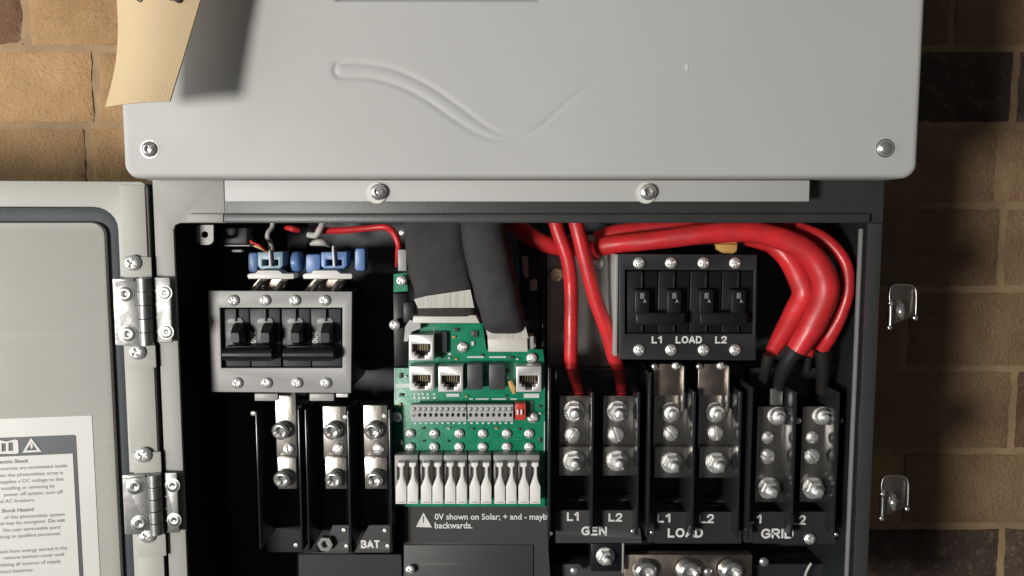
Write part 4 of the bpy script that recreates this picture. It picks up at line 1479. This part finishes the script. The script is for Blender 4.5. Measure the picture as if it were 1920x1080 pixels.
cable("red cable pressed under the top edge, the highest of the crossing ones",
      [(1118, 448, .088), (1150, 437, .086), (1230, 428, .084), (1330, 424, .08), (1430, 424, .078), (1500, 432, .078), (1540, 460, .08)], [14, 15, 15, 15, 15, 15, 15], 0.03)
cable("outermost thin red cable hugging the right wall of the compartment",
      [(1490, 425, .066), (1545, 447, .062), (1583, 490, .056), (1590, 540, .054), (1576, 590, .056), (1554, 630, .060), (1540, 655, .064)], [12, 12, 12, 12, 13, 15, 13], 0.03,
      boots=[([(1540, 655, .064), (1543, 690, .068), (1541, 735, .078)], [14, 13, 11])])
cable("short red cable end with a pale tip between the two bent cables",
      [(1545, 600, .070), (1530, 630, .070), (1520, 655, .068), (1517, 668, .066)], [12, 12, 9, 7], 0.03, boots=[([(1517, 668, .067), (1513, 695, .072)], [7, 8])])

# ================================================================== LOWER COVER PLATES
lp = thing("terminal_cover", "dark grey plate warning that 0V may be shown on Solar", "plate", P(890, 1100, 0.088))
pplate("plate", lp, "plate_dark", [(757, 948), (1028, 948), (1028, 1030), (1040, 1200), (757, 1200)], 0.0775, 0.0015)
Yp = 0.077
tri = pplate("triangle_sign", lp, "print_white", [(780, 988), (794, 961), (810, 989)], Yp, 0.0003, holes=[[(793.0, 968), (795.2, 968), (794.8, 980), (793.4, 980)]])
pletter(lp, "0V shown on Solar; + and - maybe", (815, 963, 1033, 978), Yp, bold=0.018)
pletter(lp, "backwards.", (815, 979, 886, 991), Yp, bold=0.018)
fast(lp, "pan", 769, 1068, 0.073, 9)
pplate("lower_plate", lp, "plate_dark", [(757, 1022), (1000, 1022), (1000, 1200), (757, 1200)], 0.0764, 0.001, bev=0.0004)
lq = pplate("filler_plate", None, "plate_black", [(560, 1040), (752, 1040), (756, 1200), (560, 1200)], 0.08, 0.002)
tag(lq, "plain dark plate below the BAT terminal block", "plate")
box("rail_post", lp, "bracket_grey", (998, 1055, 1003, 1200), 0.078, 0.012, 0.0004)

# ================================================================== NEUTRAL BUSBAR at the bottom
nb = thing("neutral_busbar", "black busbar at the bottom edge with three large round bolts", "busbar", P(1290, 1120, 0.08))
box("carrier", nb, "plate_black", (1003, 1058, 1560, 1200), 0.094, 0.02, 0.001)
box("bar", nb, "copper_tin", (1170, 1040, 1410, 1130), 0.084, 0.008, 0.0008)
for x in (1206, 1287, 1366):
    fast(nb, "socket_cap", x, 1066, 0.0838, 22, name="bolt", tilt=(0.1, 0.15))
blk = box("clamp_block", nb, "black_plastic", (1108, 1019, 1166, 1072), 0.078, 0.015, 0.001)
fast(blk, "stud_nut", 1135, 1042, 0.0778, 18, name="bolt", rot=0.2)
box("clamp_edge", blk, "bracket_grey", (1166.5, 1019, 1170, 1075), 0.077, 0.006, 0.0004)
for x, y, r_ in ((1077, 1070, 9), (1432, 1053, 9), (1327, 1072, 9)):
    fast(nb, "dome", x, y, 0.0825, r_)
ws = ptube("earth_wire", None, "white_cable", [(1521, 1056, .08), (1514, 1068, .08), (1509, 1085, .085), (1505, 1130, .09)], 2.4, 8)
tag(ws, "thin pale wire dropping out of the bottom edge beside the right wall", "wire")

# ================================================================== HANGING CARD
def card():
    t = None
    # rows from the bottom up: left px, right px, y left, y right, Y left, Y right
    rows = [(197, 318, 201, 190, -.040, -.042), (208, 330, 160, 150, -.037, -.040), (217, 344, 115, 105, -.035, -.038), (221, 358, 60, 58, -.034, -.036),
            (219, 375, 0, 0, -.034, -.034), (216, 396, -80, -75, -.034, -.030), (214, 418, -170, -160, -.034, -.026)]
    nu = 14
    bm = bmesh.new()
    fr, bk = [], []
    dl = catmull([P(a, c, e) for a, b, c, d, e, f in rows], 5)
    dr = catmull([P(b, d, f) for a, b, c, d, e, f in rows], 5)
    for A, B in zip(dl, dr):
        rowf, rowb = [], []
        for i in range(nu + 1):
            u = i / nu
            p = A.lerp(B, u)
            p = p + Vector((0, -0.004 * math.sin(u * math.pi), 0))
            rowf.append(bm.verts.new(p))
            rowb.append(bm.verts.new(p + Vector((0.0002, 0.0009, 0))))
        fr.append(rowf)
        bk.append(rowb)
    n = len(fr)
    for j in range(n - 1):
        for i in range(nu):
            bm.faces.new((fr[j][i], fr[j][i + 1], fr[j + 1][i + 1], fr[j + 1][i]))
            bm.faces.new((bk[j][i + 1], bk[j][i], bk[j + 1][i], bk[j + 1][i + 1]))
    for j in range(n - 1):
        bm.faces.new((fr[j][0], fr[j + 1][0], bk[j + 1][0], bk[j][0]))
        bm.faces.new((fr[j + 1][nu], fr[j][nu], bk[j][nu], bk[j + 1][nu]))
    for i in range(nu):
        bm.faces.new((fr[0][i + 1], fr[0][i], bk[0][i], bk[0][i + 1]))
        bm.faces.new((fr[n - 1][i], fr[n - 1][i + 1], bk[n - 1][i + 1], bk[n - 1][i]))
    return bm
cd = thing("hanging_card", "curled manila card hanging over the cover's upper left corner", "card", P(280, 195, -0.045))
sheet = finish("card_sheet", card(), "card", cd, smooth=40)
for pts in ([(244, -70, -.0362), (246, -12, -.0362), (257, -1, -.0368), (268, -3, -.0374), (270, -70, -.0375)], [(308, -70, -.0383), (312, -10, -.0383), (326, -1, -.0380), (338, -2, -.0375), (344, -70, -.0372)]):
    ptube("ink_stroke", cd, "ink", [(a, b, c) for a, b, c in pts], 2.2, 6)
